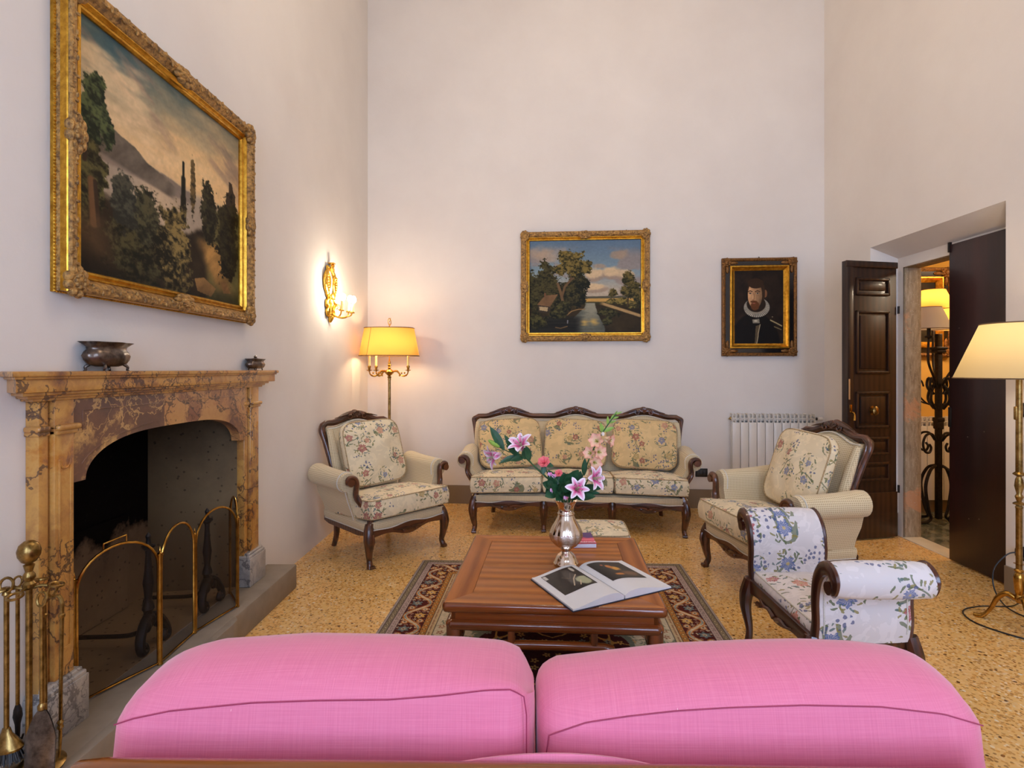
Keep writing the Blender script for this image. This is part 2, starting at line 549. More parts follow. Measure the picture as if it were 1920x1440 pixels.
M['leaf_light'] = plain('bud_green', rgb(142, 176, 72), .5, 0, 30, .2)
# ------------------------------------------------------------------ room
def wall_mat(name, a, b):
    t = NT(name)
    v = t.coord('Object')
    n, _ = t.noise(v, 1.3, 5, .6)
    n2, _ = t.noise(v, 45, 4, .6)
    c = t.ramp(n, [(.3, a), (.7, b)])
    t.bump(t.math('ADD', n2, t.math('MULTIPLY', n, .6)), .16, .004)
    return t.fin(c, .9, 0, None, .1)
M['plaster'] = wall_mat('wall_plaster', rgb(226, 217, 208), rgb(234, 226, 217))
M['plaster_hall'] = wall_mat('hall_plaster', rgb(222, 172, 84), rgb(230, 184, 98))
M['skirt'] = plain('baseboard_paint', rgb(136, 118, 96), .5, 0, 6, .05)

def floor_mat():
    t = NT('terrazzo')
    v = t.coord('Object')
    vv = t.vmath('ADD', v, t.vmath('SCALE', t.noise(v, 22, 2)[1], scale=.02))
    big, _ = t.noise(v, 1.7, 4, .6)
    base = t.ramp(big, [(.3, rgb(232, 176, 98)), (.55, rgb(240, 192, 118)), (.75, rgb(236, 188, 126))])
    A = t.vor(vv, 80, 'F1', '2D'); ac = t.sep(A.outputs['Color'])
    chip = t.ramp(ac[0], [(0, rgb(136, 84, 36)), (.09, rgb(190, 130, 58)), (.30, rgb(234, 188, 116)), (.6, rgb(240, 200, 140)), (.8, rgb(214, 146, 58)), (.93, rgb(244, 224, 188))], 'CONSTANT')
    m = t.math('LESS_THAN', A.outputs['Distance'], .46)
    c = t.mix(t.math('MULTIPLY', m, .75), base, chip)
    B = t.vor(t.vmath('ADD', vv, (3, 7, 0)), 32, 'F1', '2D'); bc = t.sep(B.outputs['Color'])
    m2 = t.math('MULTIPLY', t.math('LESS_THAN', B.outputs['Distance'], .2), t.math('GREATER_THAN', bc[1], .84))
    c = t.mix(m2, c, t.ramp(bc[0], [(0, rgb(96, 56, 24)), (.5, rgb(236, 222, 196)), (.7, rgb(150, 92, 36))], 'CONSTANT'))
    r = t.ramp(t.noise(v, 3, 3)[0], [(.3, (.2, .2, .2)), (.7, (.34, .34, .34))])
    return t.fin(c, r, 0, None, .5)
M['terrazzo'] = floor_mat()

XL, XR = -1.585, 2.873
YB0, YB1 = 5.437, 5.09      # back wall at the left and right corners
YR, ZC = -1.5, 5.7
mb = MB().ext((-1.9, -3.6, -.12), (3.05, 5.75, 0))
struct(mb.build('floor', M['terrazzo'], flat=True))
struct(MB().ext((-1.9, -3.6, ZC), (3.3, 5.75, ZC+.15)).build('ceiling', M['plaster'], flat=True))
# left wall with the firebox opening
FB0, FB1, FBZ = 1.80, 2.965, 1.14
mb = MB()
mb.ext((XL-.2, YR, 0), (XL, FB0, ZC)); mb.ext((XL-.2, FB1, 0), (XL, 5.6, ZC)); mb.ext((XL-.2, FB0, FBZ), (XL, FB1, ZC))
struct(mb.build('wall_left', M['plaster'], flat=True))
# back wall, a little out of square
KB = (YB1-YB0)/(XR-XL)
def yb(x): return YB0 + KB*(x-XL)
mb = MB()
mb.add([(-1.785, yb(-1.785), 0), (3.2, yb(3.2), 0), (3.2, yb(3.2)+.2, 0), (-1.785, yb(-1.785)+.2, 0),
        (-1.785, yb(-1.785), ZC), (3.2, yb(3.2), ZC), (3.2, yb(3.2)+.2, ZC), (-1.785, yb(-1.785)+.2, ZC)],
       [(0,1,2,3),(4,5,6,7),(0,1,5,4),(1,2,6,5),(2,3,7,6),(3,0,4,7)])
struct(mb.build('wall_back', M['plaster'], flat=True))
# right wall: splayed niche round the doorway
XN, XO = 3.042, 3.165
N0, N1, NZ = 3.175, 4.413, 2.354
P0, P1, PZ_ = 3.22, 4.33, 2.246
D0, D1, DZ = 3.27, 4.27, 2.165
q = MB()
def quad(a, b, c, d): q.add([a, b, c, d], [(0, 1, 2, 3)])
def yz(x, y0, y1, z0, z1): quad((x, y0, z0), (x, y1, z0), (x, y1, z1), (x, y0, z1))
yz(XR, YR, N0, 0, ZC); yz(XR, N1, 5.2, 0, ZC); yz(XR, N0, N1, NZ, ZC)
quad((XR, N1, 0), (XN, P1, 0), (XN, P1, PZ_), (XR, N1, NZ))
quad((XR, N0, 0), (XN, P0, 0), (XN, P0, PZ_), (XR, N0, NZ))
quad((XR, N0, NZ), (XR, N1, NZ), (XN, P1, PZ_), (XN, P0, PZ_))
yz(XN, P0, D0, 0, PZ_); yz(XN, D1, P1, 0, PZ_); yz(XN, D0, D1, DZ, PZ_)
yz(XO+.02, YR, D0, 0, ZC); yz(XO+.02, D1, 5.3, 0, ZC); yz(XO+.02, D0, D1, DZ, ZC)
quad((XN, D0, DZ), (XN, D1, DZ), (XO+.02, D1, DZ), (XO+.02, D0, DZ))
quad((XR, YR, 0), (XO+.02, YR, 0), (XO+.02, YR, ZC), (XR, YR, ZC))
quad((XR, YR, ZC), (XR, 5.2, ZC), (XO+.02, 5.2, ZC), (XO+.02, YR, ZC))
struct(q.build('wall_right', M['plaster'], flat=True))
# rear wall with two tall windows (behind the viewpoint)
WINS = ((-1.05, .15), (1.1, 2.3))
WZ0, WZ1 = .8, 3.3
mb = MB()
xs = [-1.785, WINS[0][0], WINS[0][1], WINS[1][0], WINS[1][1], XO]
for i in (0, 2, 4): mb.ext((xs[i], YR-.2, 0), (xs[i+1], YR, ZC))
for a, b in WINS:
    mb.ext((a, YR-.2, 0), (b, YR, WZ0)); mb.ext((a, YR-.2, WZ1), (b, YR, ZC))
struct(mb.build('wall_rear', M['plaster'], flat=True))
M['win_paint'] = plain('window_paint', rgb(232, 228, 220), .4, 0, 5, .03)
tg = NT('window_glass')
g1 = tg.n('ShaderNodeBsdfTransparent'); g2 = tg.n('ShaderNodeBsdfGlossy'); g2.inputs['Roughness'].default_value = .02
gm = tg.n('ShaderNodeMixShader'); gm.inputs[0].default_value = .06
tg.t.links.new(g1.outputs[0], gm.inputs[1]); tg.t.links.new(g2.outputs[0], gm.inputs[2]); tg.t.links.new(gm.outputs[0], tg.out.inputs[0])
M['glass'] = tg.m
for i, (a, b) in enumerate(WINS):
    mb = MB()
    for x in (a, b, (a+b)/2):
        x = min(max(x, a+.04), b-.04)
        mb.ext((x-.04, YR-.12, WZ0), (x+.04, YR-.06, WZ1))
    for z in (WZ0+.04, WZ0+.9, WZ0+1.7, WZ1-.04):
        mb.ext((a, YR-.12, z-.04), (b, YR-.06, z+.04))
    w = struct(mb.build('window_%d' % (i+1), M['win_paint'], flat=True))
    MB().ext((a+.04, YR-.094, WZ0+.04), (b-.04, YR-.088, WZ1-.04)).build('pane', M['glass'], w, flat=True)
# baseboards
BH = .183
mb = MB()
mb.add([(XL, yb(XL)-.012, 0), (XR-.0, yb(XR)-.012, 0), (XR, yb(XR)-.012, BH), (XL, yb(XL)-.012, BH),
        (XL, yb(XL), 0), (XR, yb(XR), 0), (XR, yb(XR), BH), (XL, yb(XL), BH)],
       [(0,1,2,3),(4,5,6,7),(3,2,6,7),(0,1,5,4),(0,3,7,4),(1,2,6,5)])
struct(mb.build('baseboard_back', M['skirt'], flat=True))
mb = MB()
mb.ext((XR-.012, YR, 0), (XR, N0-.002, BH)); mb.ext((XR-.012, N1+.002, 0), (XR, yb(XR)-.012, BH))
mb.add([(XR-.01, N1, 0), (XN-.01, P1-.012, 0), (XN-.01, P1-.012, BH), (XR-.01, N1, BH), (XR, N1+.004, 0), (XN, P1, 0), (XN, P1, BH), (XR, N1+.004, BH)],
       [(0,1,2,3),(3,2,6,7),(0,3,7,4),(1,2,6,5)])
struct(mb.build('baseboard_right', M['skirt'], flat=True))
# stone door surround and marble threshold
def stone_mat():
    t = NT('worn_pietra_serena')
    v = t.coord('Object')
    n, _ = t.noise(v, 3.2, 6, .65, dist=.4)
    n2, _ = t.noise(t.coord('Object', (30, 30, 6)), 1.5, 4, .7)
    c = t.ramp(n2, [(.3, rgb(136, 120, 98)), (.5, rgb(166, 150, 124)), (.72, rgb(190, 174, 150))])
    c = t.mix(t.ramp(n, [(.55, (0, 0, 0)), (.6, (.85, .85, .85))]), c, rgb(206, 158, 120))
    sp = t.vor(v, 60, 'F1'); c = t.mix(t.math('MULTIPLY', t.math('LESS_THAN', sp.outputs['Distance'], .16), .7), c, rgb(206, 196, 180))
    t.bump(n2, .4, .004)
    return t.fin(c, .85, 0, None, .15)
M['pietra'] = stone_mat()
mb = MB()
mb.rext((XN+.016, D1-.005, 0), (XO+.02, D1+.05, DZ), .006); mb.rext((XN+.016, D0-.05, 0), (XO+.02, D0-.002, DZ), .006); mb.rext((XN+.016, D0-.05, DZ-.005), (XO+.02, D1+.05, DZ+.05), .006)
struct(mb.build('trim_1', M['pietra']))
struct(MB().ext((XN-.01, D0-.02, -.01), (XO+.02, D1-.006, .006)).build('trim_2', plain('threshold_marble', rgb(224, 212, 190), .3, 0, 7, .08), flat=True))
# hall beyond the doorway
def green_marble():
    t = NT('hall_floor_marble')
    v = t.coord('Object')
    n, nc = t.noise(v, 6, 6, .7, dist=.8)
    c = t.ramp(n, [(.35, rgb(70, 74, 62)), (.5, rgb(104, 106, 92)), (.62, rgb(140, 138, 122)), (.75, rgb(84, 88, 76))])
    return t.fin(c, .16, 0, None, .5)
struct(MB().ext((XO+.02, 2.2, -.1), (6.6, 5.4, 0)).build('floor_hall', green_marble(), flat=True))
YH = 5.05
mb = MB().ext((XO+.02, YH, 0), (6.6, YH+.15, 3.4)); mb.ext((6.5, 2.2, 0), (6.6, YH, 3.4)); mb.ext((XO+.02, 2.1, 0), (6.6, 2.2, 3.4))
struct(mb.build('wall_hall', M['plaster_hall'], flat=True))
struct(MB().ext((XO+.02, 2.1, 3.4), (6.6, YH+.15, 3.5)).build('ceiling_hall', plain('hall_ceiling', rgb(232, 214, 170), .9, 0, 3, .03), flat=True))
struct(MB().ext((XO+.022, YH-.012, 0), (6.5, YH, BH)).build('baseboard_hall', M['skirt'], flat=True))

# ------------------------------------------------------------------ door leaves
# open leaf: stands square to the wall, its panelled face towards the room
da = radians(11.4)
d1 = thing('door_1', 'dark panelled door leaf standing open, with oval knob and key', 'door', (2.99, 4.272, .012), da + pi)
d1['kind'] = 'structure'
LW, LH, LT = .468, 2.19, .045
# local x runs from hinge to free edge, face towards the room is +y
mb = MB()
mb.rext((0, -LT, 0), (LW, 0, LH), .004)
mb.rext((-.002, 0, LH-.05), (LW+.01, .014, LH+.0), .005)
mb.rext((0, 0, 0), (LW, .012, .36), .004)
mb.rext((LW-.055, 0, .36), (LW+.004, .016, LH-.05), .005)
pan = [(.06, .38, .55, .70), (.06, .38, .84, 1.14)]
panels = [(.07, .385, 1.93, 2.07), (.07, .385, 1.33, 1.82), (.07, .385, .91, 1.20), (.07, .385, .56, .84)]
for x0, x1, z0, z1 in [(.07, .385, 1.92, 2.06), (.07, .385, 1.30, 1.80), (.07, .385, .87, 1.16), (.07, .385, .655, .80), (.07, .385, .45, .60)]:
    mb.rext((x0, 0, z0), (x1, .014, z0+.022), .006); mb.rext((x0, 0, z1-.022), (x1, .014, z1), .006)
    mb.rext((x0, 0, z0), (x0+.022, .014, z1), .006); mb.rext((x1-.022, 0, z0), (x1, .014, z1), .006)
    mb.rext((x0+.04, 0, z0+.04), (x1-.04, .008, z1-.04), .006)
mb.build('leaf_panel', M['door_wood'], d1)
kn = MB().lathe([(.028, 0), (.028, .004), (.012, .007), (.012, .025), (.026, .032), (.028, .04), (.018, .048), (0, .05)], 18, (0, 0, 0), sy=1.3, M=Matrix.Rotation(-pi/2, 3, 'X'))
kn.map(lambda p: p + Vector((.235, .004, 1.01))).build('knob', M['brass_old'], d1)
key = MB().rext((LW-.036, .016, 1.0), (LW-.014, .02, 1.06), .003)
key.tube([(LW-.025, .02, 1.0), (LW-.025, .05, 1.0), (LW-.026, .055, .985), (LW-.024, .055, .94)], [.006, .005, .006, .009], 8)
key.build('handle', M['brass'], d1)
MB().rext((LW-.02, .0165, 1.1), (LW-.006, .019, 1.26), .002).build('edge_plate', plain('pale_wood_patch', rgb(196, 150, 100), .5, 0, 30, .1), d1)
for z in (.35, 1.78):
    MB().tube([(-.012, .008, z), (-.012, .008, z+.06)], .008, 10).build('hinge', M['iron'], d1)
# closed leaf
d2 = thing('door_2', 'plain dark reddish door leaf kept shut in the right half of the doorway', 'door', (3.0, 3.27, .012), 0)
d2['kind'] = 'structure'
mb = MB().rext((0, 0, 0), (.04, .487, 2.212), .004)
mb.build('leaf_panel', M['door_plain'], d2)
MB().ext((-.006, .477, 2.16), (.012, .492, 2.23)).build('bolt', M['iron'], d2)
MB().rext((-.004, .467, .93), (.03, .493, 1.07), .003).build('lock_plate', M['iron'], d2)
mb = MB()
for y, z in ((.2, .93), (.33, .88), (.24, .35), (.32, .33), (.4, 1.62)): mb.ball((0, y, z), (.003, .004, .004), 6, 4)
mb.build('nail_heads', plain('old_nail', rgb(120, 104, 92), .5, .3, 40, .1), d2)
# ------------------------------------------------------------------ hearth and fireplace
o = MB()
o.rext((XL, 1.47, 0), (-1.40, 3.30, .145), .008)
o.prism([(-1.44, 1.62), (-1.40, 1.60), (-1.375, 1.63), (-1.37, 1.68), (-1.37, 2.52), (-1.375, 2.57), (-1.40, 2.6), (-1.44, 2.58)], 0, .1445, 'z', .004)
o = o.build('hearth', M['stone'])
tag(o, 'raised grey stone hearth slab in front of the fireplace', 'hearth')
fp = thing('fireplace', 'arched fireplace surround of yellow and brown marble with blackened firebox', 'fireplace', (-1.585, 2.385, .145))
OF = Vector((1.585, -2.385, -.145))
def fpb(mb, name, mat, **k):
    return mb.map(lambda p: p+OF).build(name, mat, fp, **k)
# shelf: stacked moulded slabs, ends splayed in towards the wall
def slab(mb, xf, y0, y1, z0, z1, r=.0, sp=.06, xb=XL):
    mb.prism([(xb, y0+sp), (xf, y0), (xf, y1), (xb, y1-sp)], z0, z1, 'z', r)
mb = MB()
slab(mb, -1.487, 1.553, 3.245, 1.326, 1.343, .004)
slab(mb, -1.493, 1.566, 3.232, 1.318, 1.327, .003)
slab(mb, -1.500, 1.577, 3.221, 1.277, 1.319, .002)
slab(mb, -1.510, 1.61, 3.165, 1.266, 1.278, .003, .04)
slab(mb, -1.520, 1.635, 3.14, 1.256, 1.268, .003, .03)
slab(mb, -1.526, 1.66, 3.12, 1.247, 1.258, .003, .02)
fpb(mb, 'mantel_shelf', M['marble'])
# jambs
for nm, y0, y1, s in (('jamb', 1.697, 1.817, 1), ('jamb', 2.95, 3.085, 1)):
    mb = MB()
    mb.rext((XL, y0, .145), (-1.542, y0+.035, 1.25), .003)
    mb.rext((XL, y0+.03, .145), (-1.556, y0+.05, 1.25), .002)
    mb.rext((XL, y0+.045, .145), (-1.530, y1, 1.25), .003)
    # sunk panel outline with a rounded head
    a, b = y0+.062, y1-.016
    mb.rext((-1.531, a-.004, .42), (-1.5265, a+.002, 1.05), .001); mb.rext((-1.531, b-.002, .42), (-1.5265, b+.004, 1.05), .001)
    mb.rext((-1.531, a, .418), (-1.5265, b, .424), .001)
    mb.tube([(-1.529, (a+b)/2+(b-a)/2*cos(t), 1.05-.03*sin(t)) for t in [pi*i/10 for i in range(11)]], .003, 6)
    # ring moulding
    for xf, q0, q1 in ((-1.528, y0-.012, y0+.035), (-1.545, y0+.03, y0+.05), (-1.514, y0+.045, y1+.018)):
        mb.rext((XL, q0, 1.146), (xf, q1, 1.167), .009, 3)
    for xf, q0, q1 in ((-1.535, y0-.006, y0+.035), (-1.522, y0+.045, y1+.008)):
        mb.rext((XL, q0, 1.134), (xf, q1, 1.148), .003)
    j = fpb(mb, nm, M['marble'])
    mb = MB()
    e0, e1 = y0-.011, y1+.034
    mb.rext((XL, e0, .145), (-1.505, e1, .30), .004); mb.rext((XL, e0+.004, .295), (-1.509, e1-.004, .315), .006, 3); mb.rext((XL, e0+.012, .31), (-1.518, e1-.012, .328), .005, 3)
    fpb(mb, 'plinth', M['marble_grey']).parent = j
# frieze with basket arch
def arch(y):
    t = abs((y-2.385)/.512)
    return .962+.145*max(0, 1-t**3.4)**.5
y0, y1, xf = 1.815, 2.952, -1.537
top = 1.25
N = 40
ys = [1.873+(2.897-1.873)*(.5-.5*cos(pi*i/N)) for i in range(N+1)]
outl = [(y0, .962), (1.873, .962)] + [(y, arch(y)) for y in ys[1:-1]] + [(2.897, .962), (y1, .962), (y1, top), (y0, top)]
mb = MB().prism(outl, XL, xf, 'x', 0)
for a, b in ((1.86, 2.25), (2.45, 2.9)):
    mb.rext((xf-.001, a, 1.205), (xf+.0025, b, 1.209), .001)
mb.rext((xf-.001, 1.858, 1.13), (xf+.0025, 1.862, 1.209), .001); mb.rext((xf-.001, 2.898, 1.13), (xf+.0025, 2.902, 1.209), .001)
mb.tube([(xf, 2.385+.545*cos(t), .962+.175*max(0, sin(t))**.8) for t in [pi-.25-1.0*i/10 for i in range(11)]], .0028, 6)
fpb(mb, 'frieze', M['marble_frieze'], ang=25)
# firebox
def soot():
    t = NT('sooty_brick')
    v = t.coord('Object')
    x, y, z = t.sep(v)
    n, _ = t.noise(v, 5, 5, .65)
    g = t.math('ADD', z, t.math('MULTIPLY', t.math('SUBTRACT', n, .5), .5))
    back = t.ramp(g, [(.05, rgb(150, 122, 92)), (.34, rgb(116, 92, 70)), (.42, rgb(20, 15, 12)), (1.0, rgb(9, 7, 6))])
    side = t.ramp(g, [(.0, rgb(120, 96, 70)), (.5, rgb(124, 102, 74)), (1.0, rgb(66, 54, 42))])
    nn = t.n('ShaderNodeNewGeometry')
    ny = t.math('ABSOLUTE', t.sep(nn.outputs['Normal'])[1])
    c = t.mix(t.math('GREATER_THAN', ny, .5), back, side)
    V = t.vor(v, 26, 'F1'); c = t.mix(t.math('MULTIPLY', t.math('LESS_THAN', V.outputs['Distance'], .16), .5), c, rgb(30, 24, 20))
    t.bump(n, .3, .01)
    return t.fin(c, .95, 0, None, .05)
M['soot'] = soot()
mb = MB()
XB = -2.02
A = [(XL+.005, 1.816), (XB, 1.90), (XB, 2.87), (XL+.005, 2.951)]
def wallq(p, q_): mb.add([(p[0], p[1], .145), (q_[0], q_[1], .145), (q_[0], q_[1], 1.15), (p[0], p[1], 1.15)], [(0, 1, 2, 3)])
for i in range(len(A)-1): wallq(A[i], A[i+1])
mb.add([(p[0], p[1], .1455) for p in A], [tuple(range(len(A)))]); mb.add([(p[0], p[1], 1.135) for p in A], [tuple(range(len(A)))])
mb.rext((XB, 2.0, .147), (XB+.025, 2.7, .62), .006)
fpb(mb, 'firebox', M['soot'], flat=True)

# ------------------------------------------------------------------ folding fire screen
def mesh_mat():
    t = NT('screen_mesh')
    x, y, z = t.sep(t.coord('UV'))
    tr = t.n('ShaderNodeBsdfTransparent')
    mx = t.n('ShaderNodeMixShader'); mx.inputs[0].default_value = .40
    t.b.inputs['Base Color'].default_value = rgb(46, 34, 24); t.b.inputs['Roughness'].default_value = .5; t.b.inputs['Metallic'].default_value = .4
    t.t.links.new(tr.outputs[0], mx.inputs[1]); t.t.links.new(t.b.outputs[0], mx.inputs[2]); t.t.links.new(mx.outputs[0], t.out.inputs[0])
    return t.m
M['mesh'] = mesh_mat()
fs = thing('fire_screen', 'folding brass fire screen of four arched mesh panels', 'fire screen', (-1.48, 2.175, .145))
OS = Vector((1.48, -2.175, -.145))
PT = [(-1.600, 1.90), (-1.481, 2.175), (-1.497, 2.43), (-1.445, 2.70), (-1.575, 2.865)]
for i in range(4):
    a, b = Vector(PT[i]), Vector(PT[i+1])
    d = b-a; L = d.length; u = d/L; a2, b2 = a+u*.008, b-u*.008
    L2 = (b2-a2).length
    def P(s, z): return Vector((a2.x+u.x*s, a2.y+u.y*s, z))
    zs, za = .555, .683
    path = [P(0, .155), P(0, .35), P(0, zs-.02)] + [P(L2/2-L2/2*cos(t), zs+(za-zs)*sin(t)) for t in [pi*j/16 for j in range(17)]] + [P(L2, zs-.02), P(L2, .35), P(L2, .155)]
    mb = MB().tube(path+[P(L2*.5, .155)], .0052, 8, closed=True)
    pf = mb.map(lambda p: p+OS).build('panel_frame', M['brass'], fs)
    pts = [P(0, .155), P(L2, .155)] + [P(L2/2+L2/2*cos(t), zs+(za-zs)*sin(t)) for t in [pi*j/16 for j in range(17)]]
    MB().add(pts, [tuple(range(len(pts)))]).map(lambda p: p+OS).build('mesh_panel', M['mesh'], pf, flat=True)
    if i == 0:
        n = Vector((-u.y, u.x, 0))
        h0, h1 = P(L2*.30, za-.004), P(L2*.58, za+.004)
        MB().tube([h0, h0+Vector((0, 0, .016)), h0+Vector((0, 0, .02)), h1+Vector((0, 0, .024)), h1+Vector((0, 0, .02)), h1], .0032, 6).map(lambda p: p+OS).build('handle', M['brass'], fs)
for i, p in enumerate(PT):
    if i == 0: pr = .0075
    else: pr = .009 if i == 1 else .0065
    mb = MB().lathe([(pr*1.2, .146), (pr*1.2, .152), (pr, .156), (pr, .590), (pr*1.45, .592), (pr*1.45, .598), (pr*.8, .60), (pr*.35, .604), (pr*.6, .611), (pr*.2, .620), (0, .628)], 12, (p[0], p[1], 0))
    mb.map(lambda q_: q_+OS).build('post', M['brass'], fs)

# ------------------------------------------------------------------ andirons
def andiron(loc, label):
    r = thing('andiron', label, 'andiron', loc, 0, 'andirons inside the fireplace')
    mb = MB().lathe([(.016, .13), (.018, .16), (.024, .17), (.02, .19), (.014, .21), (.017, .25), (.021, .28), (.014, .34), (.011, .40), (.012, .42), (.026, .435), (.026, .442), (.010, .448), (.008, .47), (.011, .482), (.004, .495), (0, .50)], 14)
    mb.build('post', M['iron'], r)
    for s in (-1, 1):
        pts = catmull([(0, 0, .14), (.012, s*.04, .125), (.02, s*.075, .075), (.028, s*.085, .03), (.03, s*.07, .006+.006), (.03, s*.052, .022), (.03, s*.06, .045), (.03, s*.072, .038)], 6)
        MB().tube(pts, [.015, .016, .015, .013, .012, .009, .007], 8, fl=(1, 1.3)).build('foot', M['iron'], r)
    mb = MB().ball((.012, 0, .12), (.016, .03, .03), 12, 8)
    for s in (-1, 1):
        mb.ball((.018, s*.028, .105), (.012, .02, .026), 10, 6)
    mb.build('scroll_ornament', M['iron'], r)
    MB().tube(catmull([(0, 0, .085), (-.06, 0, .06), (-.12, 0, .05), (-.28, 0, .045), (-.31, 0, .04), (-.318, 0, .012), (-.318, 0, .0)], 5), .010, 6, fl=(1, .8)).build('log_bar', M['iron'], r)
    return r
andiron((-1.617, 2.30, .1475), 'black iron andiron behind the large near panel of the fire screen')
andiron((-1.600, 2.70, .1475), 'black iron andiron by the far side of the firebox')

# ------------------------------------------------------------------ fireplace tools
TS = Vector((-1.478, 1.595, .147))
ts = thing('tool_stand', 'brass fireplace tool stand with ball handle and ring hooks', 'tool stand', TS)
MB().lathe([(.085, 0), (.087, .006), (.078, .012), (.05, .018), (.025, .03), (.014, .04), (0, .04)], 28).build('base', M['brass_old'], ts)
MB().lathe([(.0085, .035), (.0085, .545)], 12).build('pole', M['brass_old'], ts)
MB().lathe([(.009, .545), (.016, .552), (.017, .562), (.011, .57), (.016, .58), (.015, .588), (.009, .598), (.012, .61), (.014, .618), (.008, .622), (.018, .628), (.027, .645), (.029, .66), (.024, .678), (.012, .689), (0, .692)], 20).build('ball_handle', M['brass_old'], ts)
mb = MB()
for a in (.35, 1.9, 3.5, 5.0):
    u = Vector((cos(a), sin(a), 0)); n = Vector((-sin(a), cos(a), 0))
    mb.tube([u*.005+Vector((0, 0, .548)), u*.03+Vector((0, 0, .553)), u*.05+Vector((0, 0, .55))], .0045, 7)
    mb.tube([u*(.066+.017*cos(t))+n*.017*sin(t)+Vector((0, 0, .55-.004*cos(t))) for t in [2*pi*i/14 for i in range(14)]], .0042, 6, closed=True)
mb.build('hook_ring', M['brass_old'], ts)
def tool(name, label, cat, loc):
    r = thing(name, label, cat, loc, 0, 'tools hanging on the fireplace stand')
    return r
# brush (hangs left)
br = tool('hearth_brush', 'brass hearth brush with black bristles at the left of the tool stand', 'brush', (-1.526, 1.575, .19))
MB().tube([(0, 0, .10), (0, 0, .49)], .0065, 10).lathe([(.0065, .49), (.011, .495), (.009, .503), (0, .505)], 12).build('rod', M['brass_old'], br)
MB().tube([(.020*cos(t), .004*sin(t), .522+.020*sin(t)) for t in [2*pi*i/16 for i in range(16)]], .004, 7, closed=True).build('ring', M['brass_old'], br)
MB().lathe([(.0, .105), (.010, .1), (.014, .085), (.033, .06), (.042, .045), (.04, .038), (0, .038)], 18, sx=1.1, sy=.7).build('brush_head', M['brass_old'], br)
mb = MB(); rd = random.Random(3)
for i in range(220):
    a = rd.random()*6.28; q = sqrt(rd.random())
    x, y = .038*q*cos(a), .022*q*sin(a)
    mb.tube([(x, y, .042), (x*1.3+rd.uniform(-.004, .004), y*1.4, rd.uniform(.0, .012))], .0016, 3, cap=False)
bb = mb.build('bristles', M['black_plastic'], br); bb['kind'] = 'stuff'
# poker (behind the brush)
pk = tool('fire_poker', 'slim brass poker hanging just behind the hearth brush', 'poker', (-1.545, 1.63, .165))
MB().tube([(0, 0, .16), (0, 0, .52)], .0052, 8).build('rod', M['brass_old'], pk)
MB().lathe([(.0, 0), (.004, .01), (.005, .05), (.007, .10), (.012, .125), (.010, .145), (.0055, .16)], 10).tube([(0, 0, .06), (.012, 0, .055), (.017, 0, .07)], .003, 6).build('iron_tip', M['iron'], pk)
MB().tube([(.014*cos(t), .004*sin(t), .535+.015*sin(t)) for t in [2*pi*i/14 for i in range(14)]], .0035, 6, closed=True).build('ring', M['brass_old'], pk)
# shovel (front)
sh = tool('fire_shovel', 'brass handled ash shovel with broad dark blade on the tool stand', 'shovel', (-1.403, 1.555, .155))
MB().tube([(0, 0, .20), (0, 0, .505)], .0062, 10).lathe([(.0065, .2), (.011, .205), (.011, .215), (.0065, .222)], 12).build('rod', M['brass_old'], sh)
MB().tube([(.014*cos(t), .003*sin(t), .524+.02*sin(t)) for t in [2*pi*i/16 for i in range(16)]], .0036, 7, closed=True).build('ring', M['brass_old'], sh)
def blade(u, v):
    z = .20-.19*v
    w = .012+.032*min(1, v*2.6)**.7
    s = (u-.5)*2
    return Vector((s*w, -.012*(1-s*s)*min(1, v*2)-.012*v, z))
mb = MB().grid(blade, 13, 14)
mb.grid(lambda u, v: blade(u, v)+Vector((0, .003, 0)), 13, 14)
mb.build('blade', M['pewter'], sh)
# tongs (right)
tn = tool('fire_tongs', 'brass fire tongs with two long legs at the right of the tool stand', 'tongs', (-1.435, 1.628, .165))
for s in (-1, 1):
    q_ = catmull([(0, 0, .49), (s*.016, 0, .492), (s*.026, 0, .475), (s*.027, 0, .44), (s*.024, 0, .25), (s*.022, 0, .06), (s*.018, 0, .0)], 6)
    MB().tube(q_, [.004, .005, .0055, .0055, .005, .0045, .003], 8).lathe([(.005, .425), (.0085, .43), (.0085, .436), (.005, .44)], 10, (s*.0265, 0, 0)).lathe([(.005, .085), (.009, .092), (.006, .1), (.009, .108), (.005, .115)], 10, (s*.0222, 0, 0)).build('tong_leg', M['brass_old'], tn)
MB().tube([(.004*sin(t), .016*cos(t), .512+.02*sin(t)) for t in [2*pi*i/14 for i in range(14)]], .0036, 6, closed=True).build('ring', M['brass_old'], tn)

